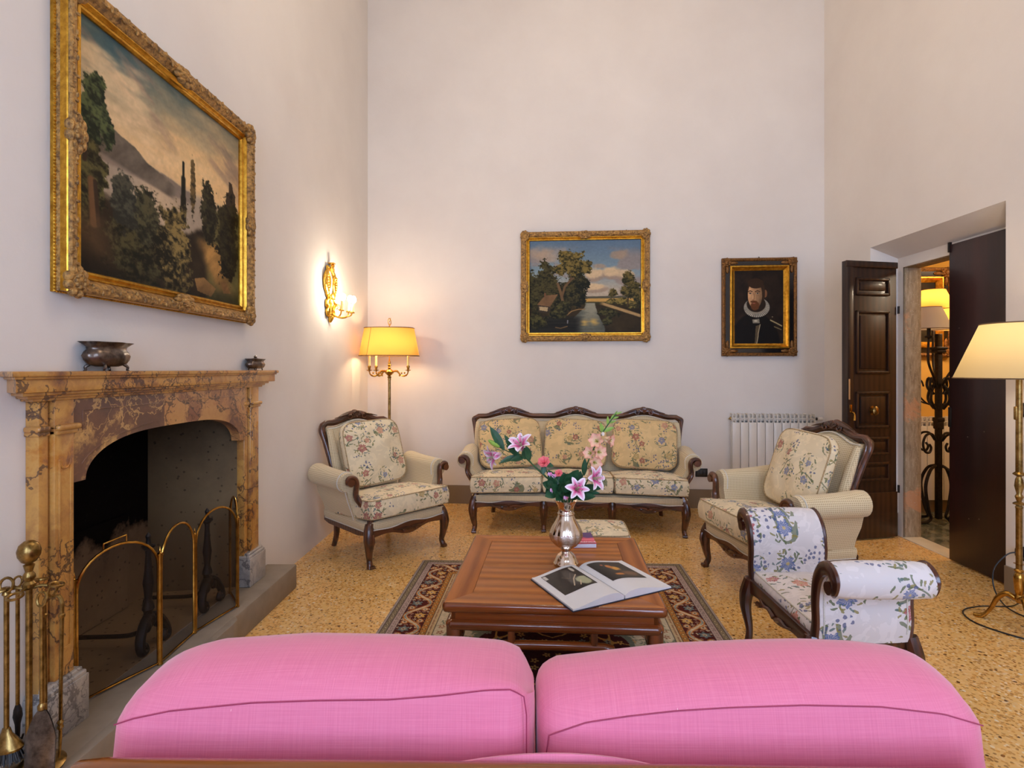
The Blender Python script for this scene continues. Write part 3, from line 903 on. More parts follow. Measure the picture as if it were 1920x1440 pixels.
# ------------------------------------------------------------------ mantel bowls
def bowl(name, label, cat, loc, s, lobed, lid):
    r = thing(name, label, cat, loc, 0)
    def lob(a, z):
        if not lobed: return 1+.02*cos(12*a)
        if z > .085: return 1+.10*cos(6*a)*(z-.085)/.02
        return 1+.085*(abs(cos(6*a+z*38))-.5)*max(0, 1-abs(z-.05)/.034)
    pr = [(.0, .016), (.024, .016), (.040, .024), (.047, .04), (.05, .055), (.046, .070), (.041, .078), (.042, .088), (.048, .098), (.053, .105), (.051, .106), (.044, .098), (.038, .088), (.038, .078), (.043, .06), (.04, .04), (0, .03)]
    MB().lathe([(a*s, z*s) for a, z in pr], 84, lob=lambda a, z: lob(a, z/s), sx=1 if lobed else 1.3, sy=1.95 if lobed else 2.75).build('bowl_body', M['pewter'], r, ang=60)
    for sx in (-1, 1):
        for sy in (-1, 1):
            MB().tube(catmull([(sx*.028*s, sy*.045*s, .024*s), (sx*.036*s, sy*.055*s, .014*s), (sx*.033*s, sy*.056*s, .004*s), (sx*.038*s, sy*.06*s, .0)], 4), [.006*s, .005*s, .004*s, .0035*s], 7).build('foot', M['pewter'], r)
    if lid:
        MB().lathe([(.044*s, .098*s), (.036*s, .106*s), (.012*s, .112*s), (.007*s, .116*s), (.010*s, .124*s), (.004*s, .136*s), (0, .142*s)], 30, sx=1.2, sy=2.6).build('lid', M['pewter'], r)
    else:
        pass
    return r
bowl('planter_bowl', 'large oval pewter bowl with swirled lobes on the left of the mantel', 'bowl', (-1.541, 1.975, 1.343), 1.0, True, False)
bowl('lidded_bowl', 'small lidded pewter dish on the right end of the mantel', 'dish', (-1.541, 3.07, 1.343), .62, False, True)
# ------------------------------------------------------------------ cushions
def cushion_mb(a, b, h, puff, corner=.16, pipe=.0045, seed=0, wr=.004, n=20, edge=.5, sag=0.0):
    """box cushion: half sizes a, b; half edge height h*edge; crown h. returns (body, piping) builders"""
    rd = random.Random(seed); ph = [rd.uniform(0, 6.28) for _ in range(6)]
    def plan(u, v):
        k = corner
        x = a*u*(1-k*.5*(abs(v)**6)*abs(u)**2)
        y = b*v*(1-k*.5*(abs(u)**6)*abs(v)**2)
        return x, y
    def wob(u, v):
        return wr*(sin(5*u+ph[0])*sin(4*v+ph[1])+.6*sin(9*u+3*v+ph[2])+.5*sin(11*v-4*u+ph[3]))
    def topz(u, v, s):
        cr = (1-abs(u)**puff)*(1-abs(v)**puff)
        e = max(abs(u), abs(v))
        return s*(h*edge+h*(1-edge)*cr) + wob(u, v)*(1-e**4) - sag*cr*(s > 0)
    body = MB()
    for s in (1, -1):
        def fn(i, j):
            u, v = sin((i*2-1)*pi/2*.96)/sin(pi/2*.96), sin((j*2-1)*pi/2*.96)/sin(pi/2*.96)
            x, y = plan(u, v)
            return (x, y, topz(u, v, s))
        body.grid(fn, n, n)
    # boxing
    ring = []
    for k in range(4*n):
        t = (k % n)/n*2-1
        u, v = [(t, -1), (1, t), (-t, 1), (-1, -t)][k//n]
        ring.append((u, v))
    rows = []
    for q in range(5):
        z = (q/4*2-1)
        bul = .010*(1-z*z)
        rows.append([Vector((plan(u, v)[0]*(1+bul/a), plan(u, v)[1]*(1+bul/b), h*edge*z)) for u, v in ring])
    body.loft(rows, cap=False)
    pp = MB()
    for z in (1, -1):
        pp.tube([Vector((plan(u, v)[0], plan(u, v)[1], h*edge*z)) for u, v in ring], pipe, 6, closed=True)
    return body, pp

def bendf(k, w):
    def f(p):
        return Vector((p.x, p.y + k*(1-min(1.3, (p.x/w)**2)), p.z))
    return f

def shell_ornament(mb, c, s, up=Vector((0, 0, 1)), out=Vector((0, -1, 0))):
    """carved shell with two scrolls, in the plane of up and side"""
    side = up.cross(out).normalized()
    c = Vector(c)
    for k in range(-3, 4):
        a = k*.36
        d = up*cos(a)+side*sin(a)
        mb.tube([c+out*.006*s, c+d*.022*s+out*.012*s, c+d*.040*s+out*.008*s, c+d*.046*s], [.003*s, .007*s, .008*s, .004*s], 6)
    mb.ball(c+out*.008*s, .010*s, 8, 6)
    for q in (-1, 1):
        pts = []
        for i in range(26):
            t = i/25
            an = pi/2+q*(-.3-t*8.2)
            r = .026*s*(1-t*.85)
            pts.append(c+side*(q*.060*s+cos(an)*r)+up*(.002*s+sin(an)*r)+out*.008*s)
        mb.tube(pts, [.004*s, .007*s, .006*s, .005*s], 6)
        mb.tube([c+side*q*.080*s+up*.018*s+out*.006*s, c+side*q*.13*s+up*.008*s+out*.007*s, c+side*q*.19*s-up*.006*s+out*.002*s], [.007*s, .006*s, .002*s], 6)

def bergere(name, label, cat, loc, rz, lx, bw, aw, nseat, bend=0.0, humps=1, seedb=0, fab='floral', legs=2, group=None, zc=.985):
    """upholstered seat: lx half leg spacing, bw half back width, aw roll centre of the arms"""
    R = thing(name, label, cat, loc, rz, group)
    W = aw+.05
    bf = bendf(bend, W)
    def fin(mb, nm, mat, par=None, ang=38):
        return mb.map(bf).build(nm, mat, par or R, ang)
    fy, ry = -.27, .30
    # --- legs
    xs = [-lx, lx] if legs == 2 else [-lx, -lx*.33, lx*.33, lx]
    for x in xs:
        s = 0 if abs(x) < lx*.9 else (1 if x > 0 else -1)
        pts = catmull([(x, fy, .30), (x+s*.008, fy-.012, .25), (x+s*.014, fy-.022, .19), (x+s*.008, fy-.014, .11), (x, fy-.004, .055), (x+s*.004, fy-.016, .022), (x+s*.006, fy-.02, 0)], 5)
        mb = MB().tube(pts, [.026, .036, .036, .026, .019, .020, .022], 10)
        mb.tube([(x-.016, fy-.04, .012), (x+.016, fy-.04, .012)], .013, 8)
        mb.tube(catmull([(x, fy-.05, .235), (x, fy-.058, .19), (x, fy-.04, .13)], 4), [.006, .012, .003], 6)
        fin(mb, 'leg', M['mahog'])
    for s in (-1, 1):
        x = s*(lx-.085)
        pts = catmull([(x, ry-.03, .27), (x+s*.01, ry, .17), (x+s*.006, ry+.02, .08), (x+s*.016, ry+.04, 0)], 5)
        fin(MB().tube(pts, [.026, .024, .02, .018], 8, fl=(1, 1.1)), 'leg', M['mahog'])
    # --- wooden rail: serpentine apron in front, plain at the sides and back
    segs = len(xs)-1
    up_, lo_ = [], []
    N = 22*segs
    for i in range(N+1):
        x = -lx+2*lx*i/N
        t = (i/N*segs) % 1.0 if i < N else 1.0
        hump = sin(pi*t)**2*.03 - sin(2*pi*t)**2*.022
        up_.append((x, .262 - sin(2*pi*t)**2*.012 + .008*sin(pi*t)))
        lo_.append((x, .205 - hump))
    mb = MB().prism(lo_+up_[::-1], fy-.032, fy+.012, 'y', .005)
    for q in range(segs):
        xc = -lx+2*lx*(q+.5)/segs
        for s in (-1, 1):
            mb.tube(catmull([(xc+s*.012, fy-.036, .215), (xc+s*.05, fy-.04, .225), (xc+s*.10, fy-.038, .222), (xc+s*.14, fy-.034, .235)], 5), [.013, .010, .007, .003], 6)
            mb.tube([(xc+s*(.055+.012*cos(t)*(1-t/14)), fy-.04, .206+.012*sin(t)*(1-t/14)) for t in [i*.45 for i in range(22)]], .004, 5)
        for k in range(-2, 3):
            mb.tube([(xc, fy-.036, .200), (xc+.014*k, fy-.042, .222-.002*k*k)], [.003, .006], 6)
    for s in (-1, 1):
        x = s*lx
        mb.prism([(fy-.01, .22), (fy+.12, .20), (ry-.05, .205), (ry+.02, .22), (ry+.02, .262), (fy-.01, .262)], x-.014+s*.006, x+.014+s*.006, 'x', .004)
    mb.ext((-lx, ry-.01, .21), (lx, ry+.02, .262))
    fin(mb, 'seat_rail', M['mahog'])
    # --- upholstered seat band
    mb = MB()
    def band(u, v):
        # u round the front and sides, v up
        L = [(-lx-.022, ry), (-lx-.022, fy+.02), (-lx+.0, fy-.03), (lx-.0, fy-.03), (lx+.022, fy+.02), (lx+.022, ry)]
        P = []
        for a, b in zip(L[:-1], L[1:]):
            n = 24*segs if abs(a[0]-b[0]) > lx else (4 if abs(a[1]-b[1]) < .2 else 8)
            for i in range(n): P.append((a[0]+(b[0]-a[0])*i/n, a[1]+(b[1]-a[1])*i/n))
        P.append(L[-1])
        return P
    P = band(0, 0)
    rows = []
    for z, o in ((.245, 0), (.262, .006), (.285, .010), (.302, .006), (.312, -.01)):
        rg = []
        for x, y in P:
            d = Vector((x/(lx), 0, 0)) if abs(abs(x)-lx) < .03 else Vector((0, -1, 0))
            zz = z
            if z < .25 and y < fy: 
                t = ((x+lx)/(2*lx)*segs) % 1.0
                zz = z + .012 - .014*sin(2*pi*t)**2 + .010*sin(pi*t)
            rg.append(Vector((x, y, zz))+d*o)
        rows.append(rg)
    mb.loft(rows, cap=False, closed=False)
    mb.ext((-lx-.012, fy-.02, .27), (lx+.012, ry, .308))
    sb = fin(mb, 'seat_base', M['cream'])
    g = MB().tube([p+Vector((0, -.006 if p.y < fy else 0, 0)) for p in rows[0]], .004, 5)
    fin(g, 'braid', M['gimp'], sb)
    # --- arms
    for s in (-1, 1):
        zt = .575
        rings = []
        for i in range(15):
            y = ry-.02 + (fy+.125-(ry-.02))*i/14
            t = i/14
            r = .068+.010*(1-t)-.004*sin(pi*t)
            cx, cz = aw+.012*(1-t), zt+.012*(1-t)**2
            prof = [(lx-.028, .29), (lx-.022+.01*t, .42), (aw-.062, .52)]
            for k in range(13):
                a = pi*.95-(pi*1.42)*k/12
                prof.append((cx+r*cos(a), cz+r*sin(a)*1.0))
            prof += [(aw-.012+.012*(1-t), .44), (lx+.045, .36), (lx+.022, .285), (lx+.018, .262)]
            if i in (0, 14):
                mx = sum(p[0] for p in prof)/len(prof); mz = sum(p[1] for p in prof)/len(prof)
                prof = [(mx+(p[0]-mx)*.9, mz+(p[1]-mz)*.96) for p in prof]
            rings.append([Vector((s*px, y, pz)) for px, pz in prof])
        ar = fin(MB().loft(rings), 'arm', M['cream'], None, 60)
        # braid round the front edge
        fr = [p+Vector((0, -.004, 0)) for p in rings[-2][2:]]
        fin(MB().tube(fr, .004, 5), 'braid', M['gimp'], ar)
        # carved post with a scrolled top
        pts = [(aw+.034, zt-.002), (aw+.03, zt+.030), (aw+.004, zt+.040), (aw-.026, zt+.026), (aw-.038, zt-.012), (aw-.034, .48), (lx+.012, .40), (lx-.010, .33), (lx+.002, .27), (lx, .22)]
        sp = catmull([(s*x, fy-.012+.09*min(1, max(0, (z-.30)/.18)), z) for x, z in pts], 5)
        mb = MB().tube(sp, [.012, .016, .019, .021, .022, .024, .026, .026, .028, .030], 9, ref=(0, 1, 0), fl=(.95, .85))
        mb.tube([(s*(aw+.012), fy+.056, zt+.006), (s*(aw+.012), fy+.096, zt+.006)], .026, 12)
        mb.tube(catmull([(s*(aw-.03), fy+.056, .50), (s*(lx+.016), fy+.022, .40), (s*(lx-.006), fy-.034, .33)], 5), [.004, .009, .003], 6)
        fin(mb, 'arm_post', M['mahog'])
    # --- back
    tilt = .30
    def BK(x, z, d=0): return Vector((x, ry-.02+(z-.40)*tilt+d, z))
    zb = zc-.055
    def crest(x):
        t = (x/bw+1)/2*humps
        q = t % 1.0 if t < humps else 1.0
        h = max(0.0, cos((q-.5)*pi*1.5))**1.3
        return zb + .052*h
    path = [BK(-bw+.075, .30), BK(-bw+.05, .42), BK(-bw+.034, .56), BK(-bw+.018, .70), BK(-bw, .80), BK(-bw-.012, .87), BK(-bw-.004, zb-.02)]
    rad = [.020, .022, .021, .024, .021, .025, .026]
    nx = 18*humps
    top = []
    for i in range(nx+1):
        x = -bw+.03+(2*bw-.06)*i/nx
        top.append(BK(x, crest(x)))
    full = catmull(path, 4) + top + [Vector((-p.x, p.y, p.z)) for p in catmull(path, 4)[::-1]]
    radii = lerpl(rad, len(catmull(path, 4))) + [.024+.012*max(0, (crest(p.x)-zb)/.052) for p in top] + lerpl(rad, len(catmull(path, 4)))[::-1]
    mb = MB().tube(full, radii, 10, ref=(0, 1, 0), fl=(.9, 1))
    # inner bead of the moulding
    mb.tube([p+Vector((0, -.020, 0)) for p in full], .007, 6)
    for q in range(humps):
        xc = -bw+2*bw*(q+.5)/humps
        c = BK(xc, crest(xc)-.012, -.026)
        shell_ornament(mb, c, 1.0)
        mb.ball(BK(xc, crest(xc)+.028, -.005), (.026, .016, .013), 10, 6)
        for s in (-1, 1): mb.ball(BK(xc+s*.036, crest(xc)+.020, -.004), (.022, .015, .011), 8, 6)
    fin(mb, 'back_frame', M['mahog'])
    # padded inner back with its top following the crest
    def pad(d0, bulge, inset):
        def fn(u, v):
            x = (u*2-1)*(bw-inset)
            x *= 1-.05*(1-v)
            zt2 = crest(min(max(x, -bw), bw))-.035
            z = .30+(zt2-.30)*v
            bl = bulge*(1-abs(u*2-1)**4)*(1-abs(v*2-1)**6)
            return BK(x, z, d0-bl)
        return fn
    n = 16*humps
    mb = MB().grid(pad(-.014, .035, .02), n, 16).grid(pad(.016, -.018, .02), n, 16)
    ins = fin(mb, 'back_pad', M['cream'], None, 60)
    tp = [pad(-.03, .0, .026)(i/(n-1), .995) for i in range(n)]
    fin(MB().tube(tp, .004, 5), 'braid', M['gimp'], ins)
    for s in (-1, 1):
        mb = MB().tube(catmull([BK(s*(bw-.065), .40, -.05), BK(s*(bw-.045), .55, -.05), BK(s*(bw-.035), .75, -.045), BK(s*(bw-.032), zb-.05, -.035)], 6), [.032, .034, .032, .022], 10, fl=(1, .8))
        fin(mb, 'wing', M['cream'])
    # --- seat cushions
    W2 = 2*(lx+.035)/nseat
    for i in range(nseat):
        xc = -(lx+.035)+W2*(i+.5)
        b, pp = cushion_mb(W2/2-.004, .27, .090, 3.0, .10, .004, seedb+i, .003, 22, .68)
        rx = Matrix.Rotation(radians(-4.5), 3, 'X')
        for q in (b, pp): q.map(lambda p: rx @ p + Vector((xc, -.075, .382)))
        c = fin(b, 'seat_cushion', M[fab])
        fin(pp, 'piping', M['piping'], c)
    return R, bf

def back_cushion(label, root, bf, x, y, z, hw, hh, ht, tilt, roll, seed, fab, group, yaw=0.0):
    """loose cushion leaning on the back, given in the seat's own axes"""
    b, pp = cushion_mb(hw, hh, ht, 2.4, .24, .0042, seed, .009, 22, .36)
    loc = bf(Vector((x, y, z)))
    Rm = Matrix.Rotation(root.rotation_euler.z+yaw, 4, 'Z') @ Matrix.Rotation(radians(90-tilt), 4, 'X') @ Matrix.Rotation(roll, 4, 'Z')
    # cushion local: x width, y up the back, z towards the sitter
    wl = Vector(root.location) + Matrix.Rotation(root.rotation_euler.z, 3, 'Z') @ loc
    o = b.build('back_cushion', M[fab], None, 50, wl, Rm.to_euler())
    pp.build('piping', M['piping'], o, 50)
    tag(o, label, 'cushion', group)
    return o

A1, f1 = bergere('armchair', 'cream carved-wood armchair in the corner under the yellow floor lamp', 'armchair', (-1.036, 4.030, 0), radians(47.5), .31, .282, .395, 1, 0, 1, 11, 'floral', group='floral armchairs')
back_cushion('floral cushion leaning in the armchair below the yellow lamp', A1, f1, .01, .190, .703, .245, .245, .08, 18, .03, 5, 'floral', 'floral back cushions')
A2 = dup(A1, (1.59, 3.39, 0), radians(-80), 'cream carved-wood armchair in front of the radiator and open door')
back_cushion('floral cushion leaning in the armchair before the radiator', A2, f1, -.01, .190, .703, .245, .245, .08, 18, -.05, 8, 'floral', 'floral back cushions')
S1, f2 = bergere('sofa', 'three-seat cream sofa with carved crest and floral seats against the back wall', 'sofa', (.465, 4.60, 0), radians(-4.45), .85, .955, .955, 3, .10, 3, 31, 'floral', legs=4, zc=.955)
for i, (x, lab, roll) in enumerate(((-.605, 'floral cushion at the left end of the carved sofa', .06), (-.01, 'floral cushion in the middle of the carved sofa, behind the flowers', -.04), (.605, 'floral cushion at the right end of the carved sofa', -.03))):
    back_cushion(lab, S1, f2, x, (.172, .185, .165)[i], (.675, .671, .676)[i], .277, .216, .085, 18, roll, 40+i, 'floral_gold', 'sofa back cushions', yaw=(-.12, 0, .12)[i]*-1)

# ------------------------------------------------------------------ footstool behind the table
ft = thing('footstool', 'low floral upholstered footstool between coffee table and sofa', 'footstool', (.43, 3.20, .0165), radians(-3))
b, pp = cushion_mb(.19, .165, .05, 3, .15, .004, 3, .002, 18, .6)
for q in (b, pp): q.map(lambda p: p+Vector((0, 0, .352)))
c = b.build('seat_cushion', M['floral'], ft); pp.build('piping', M['piping'], c)
MB().rext((-.19, -.165, .25), (.19, .165, .305), .01).build('frame', M['mahog'], ft)
for sx in (-1, 1):
    for sy in (-1, 1):
        MB().tube(catmull([(sx*.165, sy*.14, .28), (sx*.178, sy*.153, .2), (sx*.166, sy*.142, .07), (sx*.175, sy*.15, 0)], 5), [.024, .026, .016, .018], 8).build('leg', M['mahog'], ft)

# ------------------------------------------------------------------ window bench with scrolled arms
bn = thing('window_bench', 'small bench with two scrolled floral arms and dark wood edges', 'bench', (1.09, 2.02, 0), 0)
BW, BL = .375, .55          # width along x, length along y
def armprof(sgn):
    """outline of the arm (y, z): from the rail up, curling outwards into a scroll"""
    pts = [(0, .33), (-.012, .40), (-.008, .48), (-.022, .56), (-.060, .615), (-.105, .630), (-.138, .600), (-.130, .562), (-.100, .555)]
    return [(sgn*p[0], p[1]) for p in pts]
for y0, sgn, nm in ((0, 1, 'arm'), (BL, -1, 'arm')):
    line = catmull([(0, y0+p[0], p[1]) for p in armprof(sgn)], 6)
    # padded slab following the outline
    def slabf(u, v, side):
        i = v*(len(line)-1); k = min(int(i), len(line)-2); p = line[k].lerp(line[k+1], i-k)
        t = (line[k+1]-line[k]).normalized()
        n = Vector((0, -t.z, t.y))*sgn
        th = .019+.008*(1-abs(2*u-1)**4)
        x = u*(BW-.03)+.015
        return Vector((x, p.y, p.z))+n*th*side*(1 if v < .9 else .8)
    mb = MB().grid(lambda u, v: slabf(u, v, 1), 12, 44).grid(lambda u, v: slabf(u, v, -1), 12, 44)
    for u in (0, 1):
        mb.grid(lambda a, v: slabf(u, v, 1).lerp(slabf(u, v, -1), a), 4, 44)
    pc = slabf(0, 1, 0)
    mb.tube([(.015, line[-4].y, line[-4].z+.006), (BW-.015, line[-4].y, line[-4].z+.006)], .030, 14)
    a = mb.build('arm', M['floral_pale'], bn, 50)
    for x in (.012, BW-.012):
        pts = [Vector((x, p.y, p.z)) for p in line]
        MB().tube(pts, [.022, .021, .022, .024, .026, .024, .018, .014], 9, ref=(1, 0, 0), fl=(.62, 1.05)).tube([(x-.013, line[-3].y, line[-3].z+.008), (x+.013, line[-3].y, line[-3].z+.008)], .024, 12).build('arm_frame', M['bench_wood'], a)
    # braid down both edges of the outer panel
    for x in (.032, BW-.032):
        MB().tube([slabf((x-.015)/(BW-.03), v/30, 1 if True else -1)+Vector((0, 0, 0)) for v in range(2, 24)], .0035, 5).build('braid', M['gimp'], a)
b, pp = cushion_mb(BW/2-.02, BL/2-.012, .055, 3, .04, .004, 21, .003, 20, .5)
for q in (b, pp): q.map(lambda p: p+Vector((BW/2, BL/2, .350)))
c = b.build('seat_cushion', M['floral_pale'], bn, 50); pp.build('piping', M['gimp'], c)
mb = MB()
for x0, x1 in ((-.004, .024), (BW-.024, BW+.004)):
    up_, lo_ = [], []
    for i in range(31):
        t = i/30; y = BL*t
        lo_.append((y, .275-.02*sin(pi*t)**2+.018*sin(2*pi*t)**2)); up_.append((y, .34))
    mb.prism(lo_+up_[::-1], x0, x1, 'x', .004)
    for s in (-1, 1):
        xx = x0-.004 if x0 < .1 else x1+.004
        mb.tube(catmull([(xx, BL/2+s*.01, .275), (xx, BL/2+s*.05, .29), (xx, BL/2+s*.10, .285), (xx, BL/2+s*.14, .30)], 4), [.011, .009, .006, .002], 6)
for y in (0, BL): mb.rext((0, y-.014, .285), (BW, y+.014, .34), .005)
mb.build('seat_rail', M['bench_wood'], bn)
for sx, x in ((-1, .004), (1, BW-.004)):
    for sy, y in ((-1, .0), (1, BL)):
        MB().tube(catmull([(x, y, .34), (x+sx*.012, y+sy*.014, .27), (x+sx*.014, y+sy*.018, .2), (x+sx*.002, y+sy*.004, .09), (x+sx*.012, y+sy*.014, 0)], 5), [.028, .032, .026, .016, .018], 9).build('leg', M['bench_wood'], bn)
# ------------------------------------------------------------------ coffee table
tb = thing('coffee_table', 'low square reddish elm coffee table with rounded edges on the rug', 'coffee table', (.146, 2.535, .0105), radians(-3.5))
TW, TD, TH = .868, .868, .4095
hx, hy = TW/2, TD/2
mb = MB()
fw = .098
# mitred frame round the panel
def mitre(mb, pts, z0, z1, r):
    mb.prism(pts, z0, z1, 'z', r)
mb2 = MB()
g = .0012
for (a, b, c_, d) in (((-hx, -hy), (hx, -hy), (hx-fw, -hy+fw), (-hx+fw, -hy+fw)), ((hx, hy), (-hx, hy), (-hx+fw, hy-fw), (hx-fw, hy-fw))):
    MB().prism([a, b, c_, d], TH-.04, TH, 'z', .0012).build('frame_rail', M['elm'], tb)
for (a, b, c_, d) in (((-hx, hy), (-hx, -hy), (-hx+fw, -hy+fw), (-hx+fw, hy-fw)), ((hx, -hy), (hx, hy), (hx-fw, hy-fw), (hx-fw, -hy+fw))):
    MB().prism([a, b, c_, d], TH-.04, TH, 'z', .0012).build('frame_rail', M['elm_y'], tb)
# rounded outer moulding
e = []
loop = []
for cx, cy, a0 in ((hx, -hy, -pi/2), (hx, hy, 0), (-hx, hy, pi/2), (-hx, -hy, pi)):
    for k in range(5):
        a = a0+pi/2*k/4
        loop.append((cx-math.copysign(.012, cx)+.012*cos(a), cy-math.copysign(.012, cy)+.012*sin(a)))
mo = MB().tube([(x, y, TH-.02) for x, y in loop], .021, 12, closed=True, ref=(0, 0, 1), fl=(.94, .6))
# top boards
tp = MB()
n = 4; w_ = (TD-2*fw)/n
for i in range(n):
    y0 = -hy+fw+w_*i
    tp.rext((-hx+fw+.001, y0+.0006, TH-.03), (hx-fw-.001, y0+w_-.0006, TH-.0008), .001)
mo.build('edge_moulding', M['elm_dark'], tb)
tp.build('top_panel', M['elm'], tb)
MB().ext((-hx+.02, -hy+.02, TH-.042), (hx-.02, hy-.02, TH-.032)).build('under_panel', M['elm_dark'], tb)
# waist and aprons
mb = MB(); wi = .022
mb.rext((-hx+wi, -hy+wi, TH-.078), (hx-wi, -hy+wi+.02, TH-.038), .003); mb.rext((-hx+wi, hy-wi-.02, TH-.078), (hx-wi, hy-wi, TH-.038), .003)
mb.rext((-hx+wi, -hy+wi, TH-.078), (-hx+wi+.02, hy-wi, TH-.038), .003); mb.rext((hx-wi-.02, -hy+wi, TH-.078), (hx-wi, hy-wi, TH-.038), .003)
mb.build('waist', M['elm_dark'], tb)
zr = TH-.097
mb = MB()
for y in (-hy+.024, hy-.024): mb.rbox((0, y, zr), (TW-.02, .05, .040), .018, 4)
for x in (-hx+.024, hx-.024): mb.rbox((x, 0, zr), (.05, TD-.02, .040), .018, 4)
mb.build('apron_rail', M['elm_dark'], tb)
for sx in (-1, 1):
    for sy in (-1, 1):
        MB().rext((sx*(hx-.032)-.028, sy*(hy-.032)-.028, 0), (sx*(hx-.032)+.028, sy*(hy-.032)+.028, zr+.005), .010, 3).build('leg', M['elm_z'], tb)
zs = .232
for (ax, c0) in (('x', -hy+.028), ('x', hy-.028), ('y', -hx+.028), ('y', hx-.028)):
    L = hx-.05
    pts = [(-L, zs-.04), (-L*.64, zs-.04), (-L*.58, zs-.03), (-L*.52, zs), (L*.52, zs), (L*.58, zs-.03), (L*.64, zs-.04), (L, zs-.04)]
    pts3 = [(t, c0, z) if ax == 'x' else (c0, t, z) for t, z in pts]
    MB().tube(catmull(pts3, 4), .0185, 10).build('stretcher', M['elm_dark'], tb)
    for t in (-L*.44, L*.42):
        p = (t, c0) if ax == 'x' else (c0, t)
        MB().rext((p[0]-.014, p[1]-.014, zs), (p[0]+.014, p[1]+.014, zr), .008, 3).build('strut', M['elm_z'], tb)

# ------------------------------------------------------------------ vertex-coloured surfaces
def colour_grid(name, fn_pos, img, mat, parent=None):
    """grid of points coloured from an array (rows top to bottom), sRGB 0..1"""
    h, w = img.shape[:2]
    uu, vv = np.meshgrid(np.linspace(0, 1, w), np.linspace(0, 1, h))
    co = fn_pos(uu, vv).reshape(-1, 3)
    idx = np.arange(h*w).reshape(h, w)
    q = np.stack([idx[:-1, :-1], idx[1:, :-1], idx[1:, 1:], idx[:-1, 1:]], -1).reshape(-1, 4)
    me = bpy.data.meshes.new(name)
    me.vertices.add(h*w); me.vertices.foreach_set('co', co.astype(np.float32).ravel())
    me.loops.add(q.size); me.loops.foreach_set('vertex_index', q.astype(np.int32).ravel())
    me.polygons.add(len(q)); me.polygons.foreach_set('loop_start', np.arange(0, q.size, 4, dtype=np.int32))
    me.update(calc_edges=True); me.validate()
    c = np.clip(img, 0, 1)
    l = np.where(c <= .04045, c/12.92, ((c+.055)/1.055)**2.4)
    ca = me.color_attributes.new('Col', 'FLOAT_COLOR', 'POINT')
    ca.data.foreach_set('color', np.concatenate([l.reshape(-1, 3), np.ones((h*w, 1))], 1).astype(np.float32).ravel())
    me.shade_smooth()
    me.materials.append(mat)
    o = bpy.data.objects.new(name, me); COL.objects.link(o)
    if parent is not None: o.parent = parent
    return o

class NZ2:
    def __init__(s, seed):
        s.t = np.random.RandomState(seed).rand(256, 256)
    def v(s, x, y):
        xi, yi = np.floor(x).astype(int), np.floor(y).astype(int)
        fx, fy = x-xi, y-yi
        fx, fy = fx*fx*(3-2*fx), fy*fy*(3-2*fy)
        a, b = s.t[yi % 256, xi % 256], s.t[yi % 256, (xi+1) % 256]
        c, d = s.t[(yi+1) % 256, xi % 256], s.t[(yi+1) % 256, (xi+1) % 256]
        return (a*(1-fx)+b*fx)*(1-fy)+(c*(1-fx)+d*fx)*fy
    def f(s, x, y, o=5, g=.55):
        r = 0; a = 1; t = 0
        for k in range(o):
            r = r+a*s.v(x*2**k+k*17.3, y*2**k+k*9.1); t += a; a *= g
        return r/t
def C(*c): return np.array(c, float)/255
def sm(a, b, x):
    t = np.clip((x-a)/(b-a+1e-9), 0, 1); return t*t*(3-2*t)
def over(img, m, c):
    m = np.clip(m, 0, 1)[..., None]
    return img*(1-m)+np.asarray(c)*m
def tree(img, U, V, N, cx, cy, rx, ry, dark, lite, seed=0, rag=.55, lift=.5, light=(-.4, -.7)):
    """foliage mass with ragged edge and lit clumps"""
    dx, dy = (U-cx)/rx, (V-cy)/ry
    n = N.f(U*16+seed*7, V*16+seed*3, 5, .62)
    n2 = N.f(U*34+seed, V*40+seed*5, 4, .6); n3 = N.f(U*75+seed*2, V*85+seed, 3, .6)
    d = np.sqrt(dx*dx+dy*dy)+(n-.5)*rag*2.2+(n3-.5)*.55
    m = sm(1.02, .86, d)
    lit = np.clip(.5+.42*(dx*light[0]+dy*light[1])+(n2-.5)*2.6+(n3-.5)*1.6+(n-.5)*1.2, 0, 1)*lift*2.5
    c = np.asarray(dark)*(1-np.clip(lit, 0, 1)[..., None])+np.asarray(lite)*np.clip(lit, 0, 1)[..., None]
    return over(img, m, c)
def stroke(img, U, V, pts, w, col, N=None):
    for (a, b), (c, d) in zip(pts[:-1], pts[1:]):
        L = (c-a)**2+(d-b)**2+1e-9
        t = np.clip(((U-a)*(c-a)+(V-b)*(d-b))/L, 0, 1)
        r = np.sqrt((U-a-t*(c-a))**2+(V-b-t*(d-b))**2)
        img = over(img, sm(w, w*.5, r), col)
    return img
def poly(U, V, pts, soft=.006):
    inside = np.zeros(U.shape, bool)
    n = len(pts)
    for i in range(n):
        (x0, y0), (x1, y1) = pts[i], pts[(i+1) % n]
        if y0 == y1: continue
        c = ((y0 > V) != (y1 > V)) & (U < (x1-x0)*(V-y0)/(y1-y0)+x0)
        inside ^= c
    return inside.astype(float)
def uvgrid(w, h):
    return np.meshgrid(np.linspace(0, 1, w), np.linspace(0, 1, h))

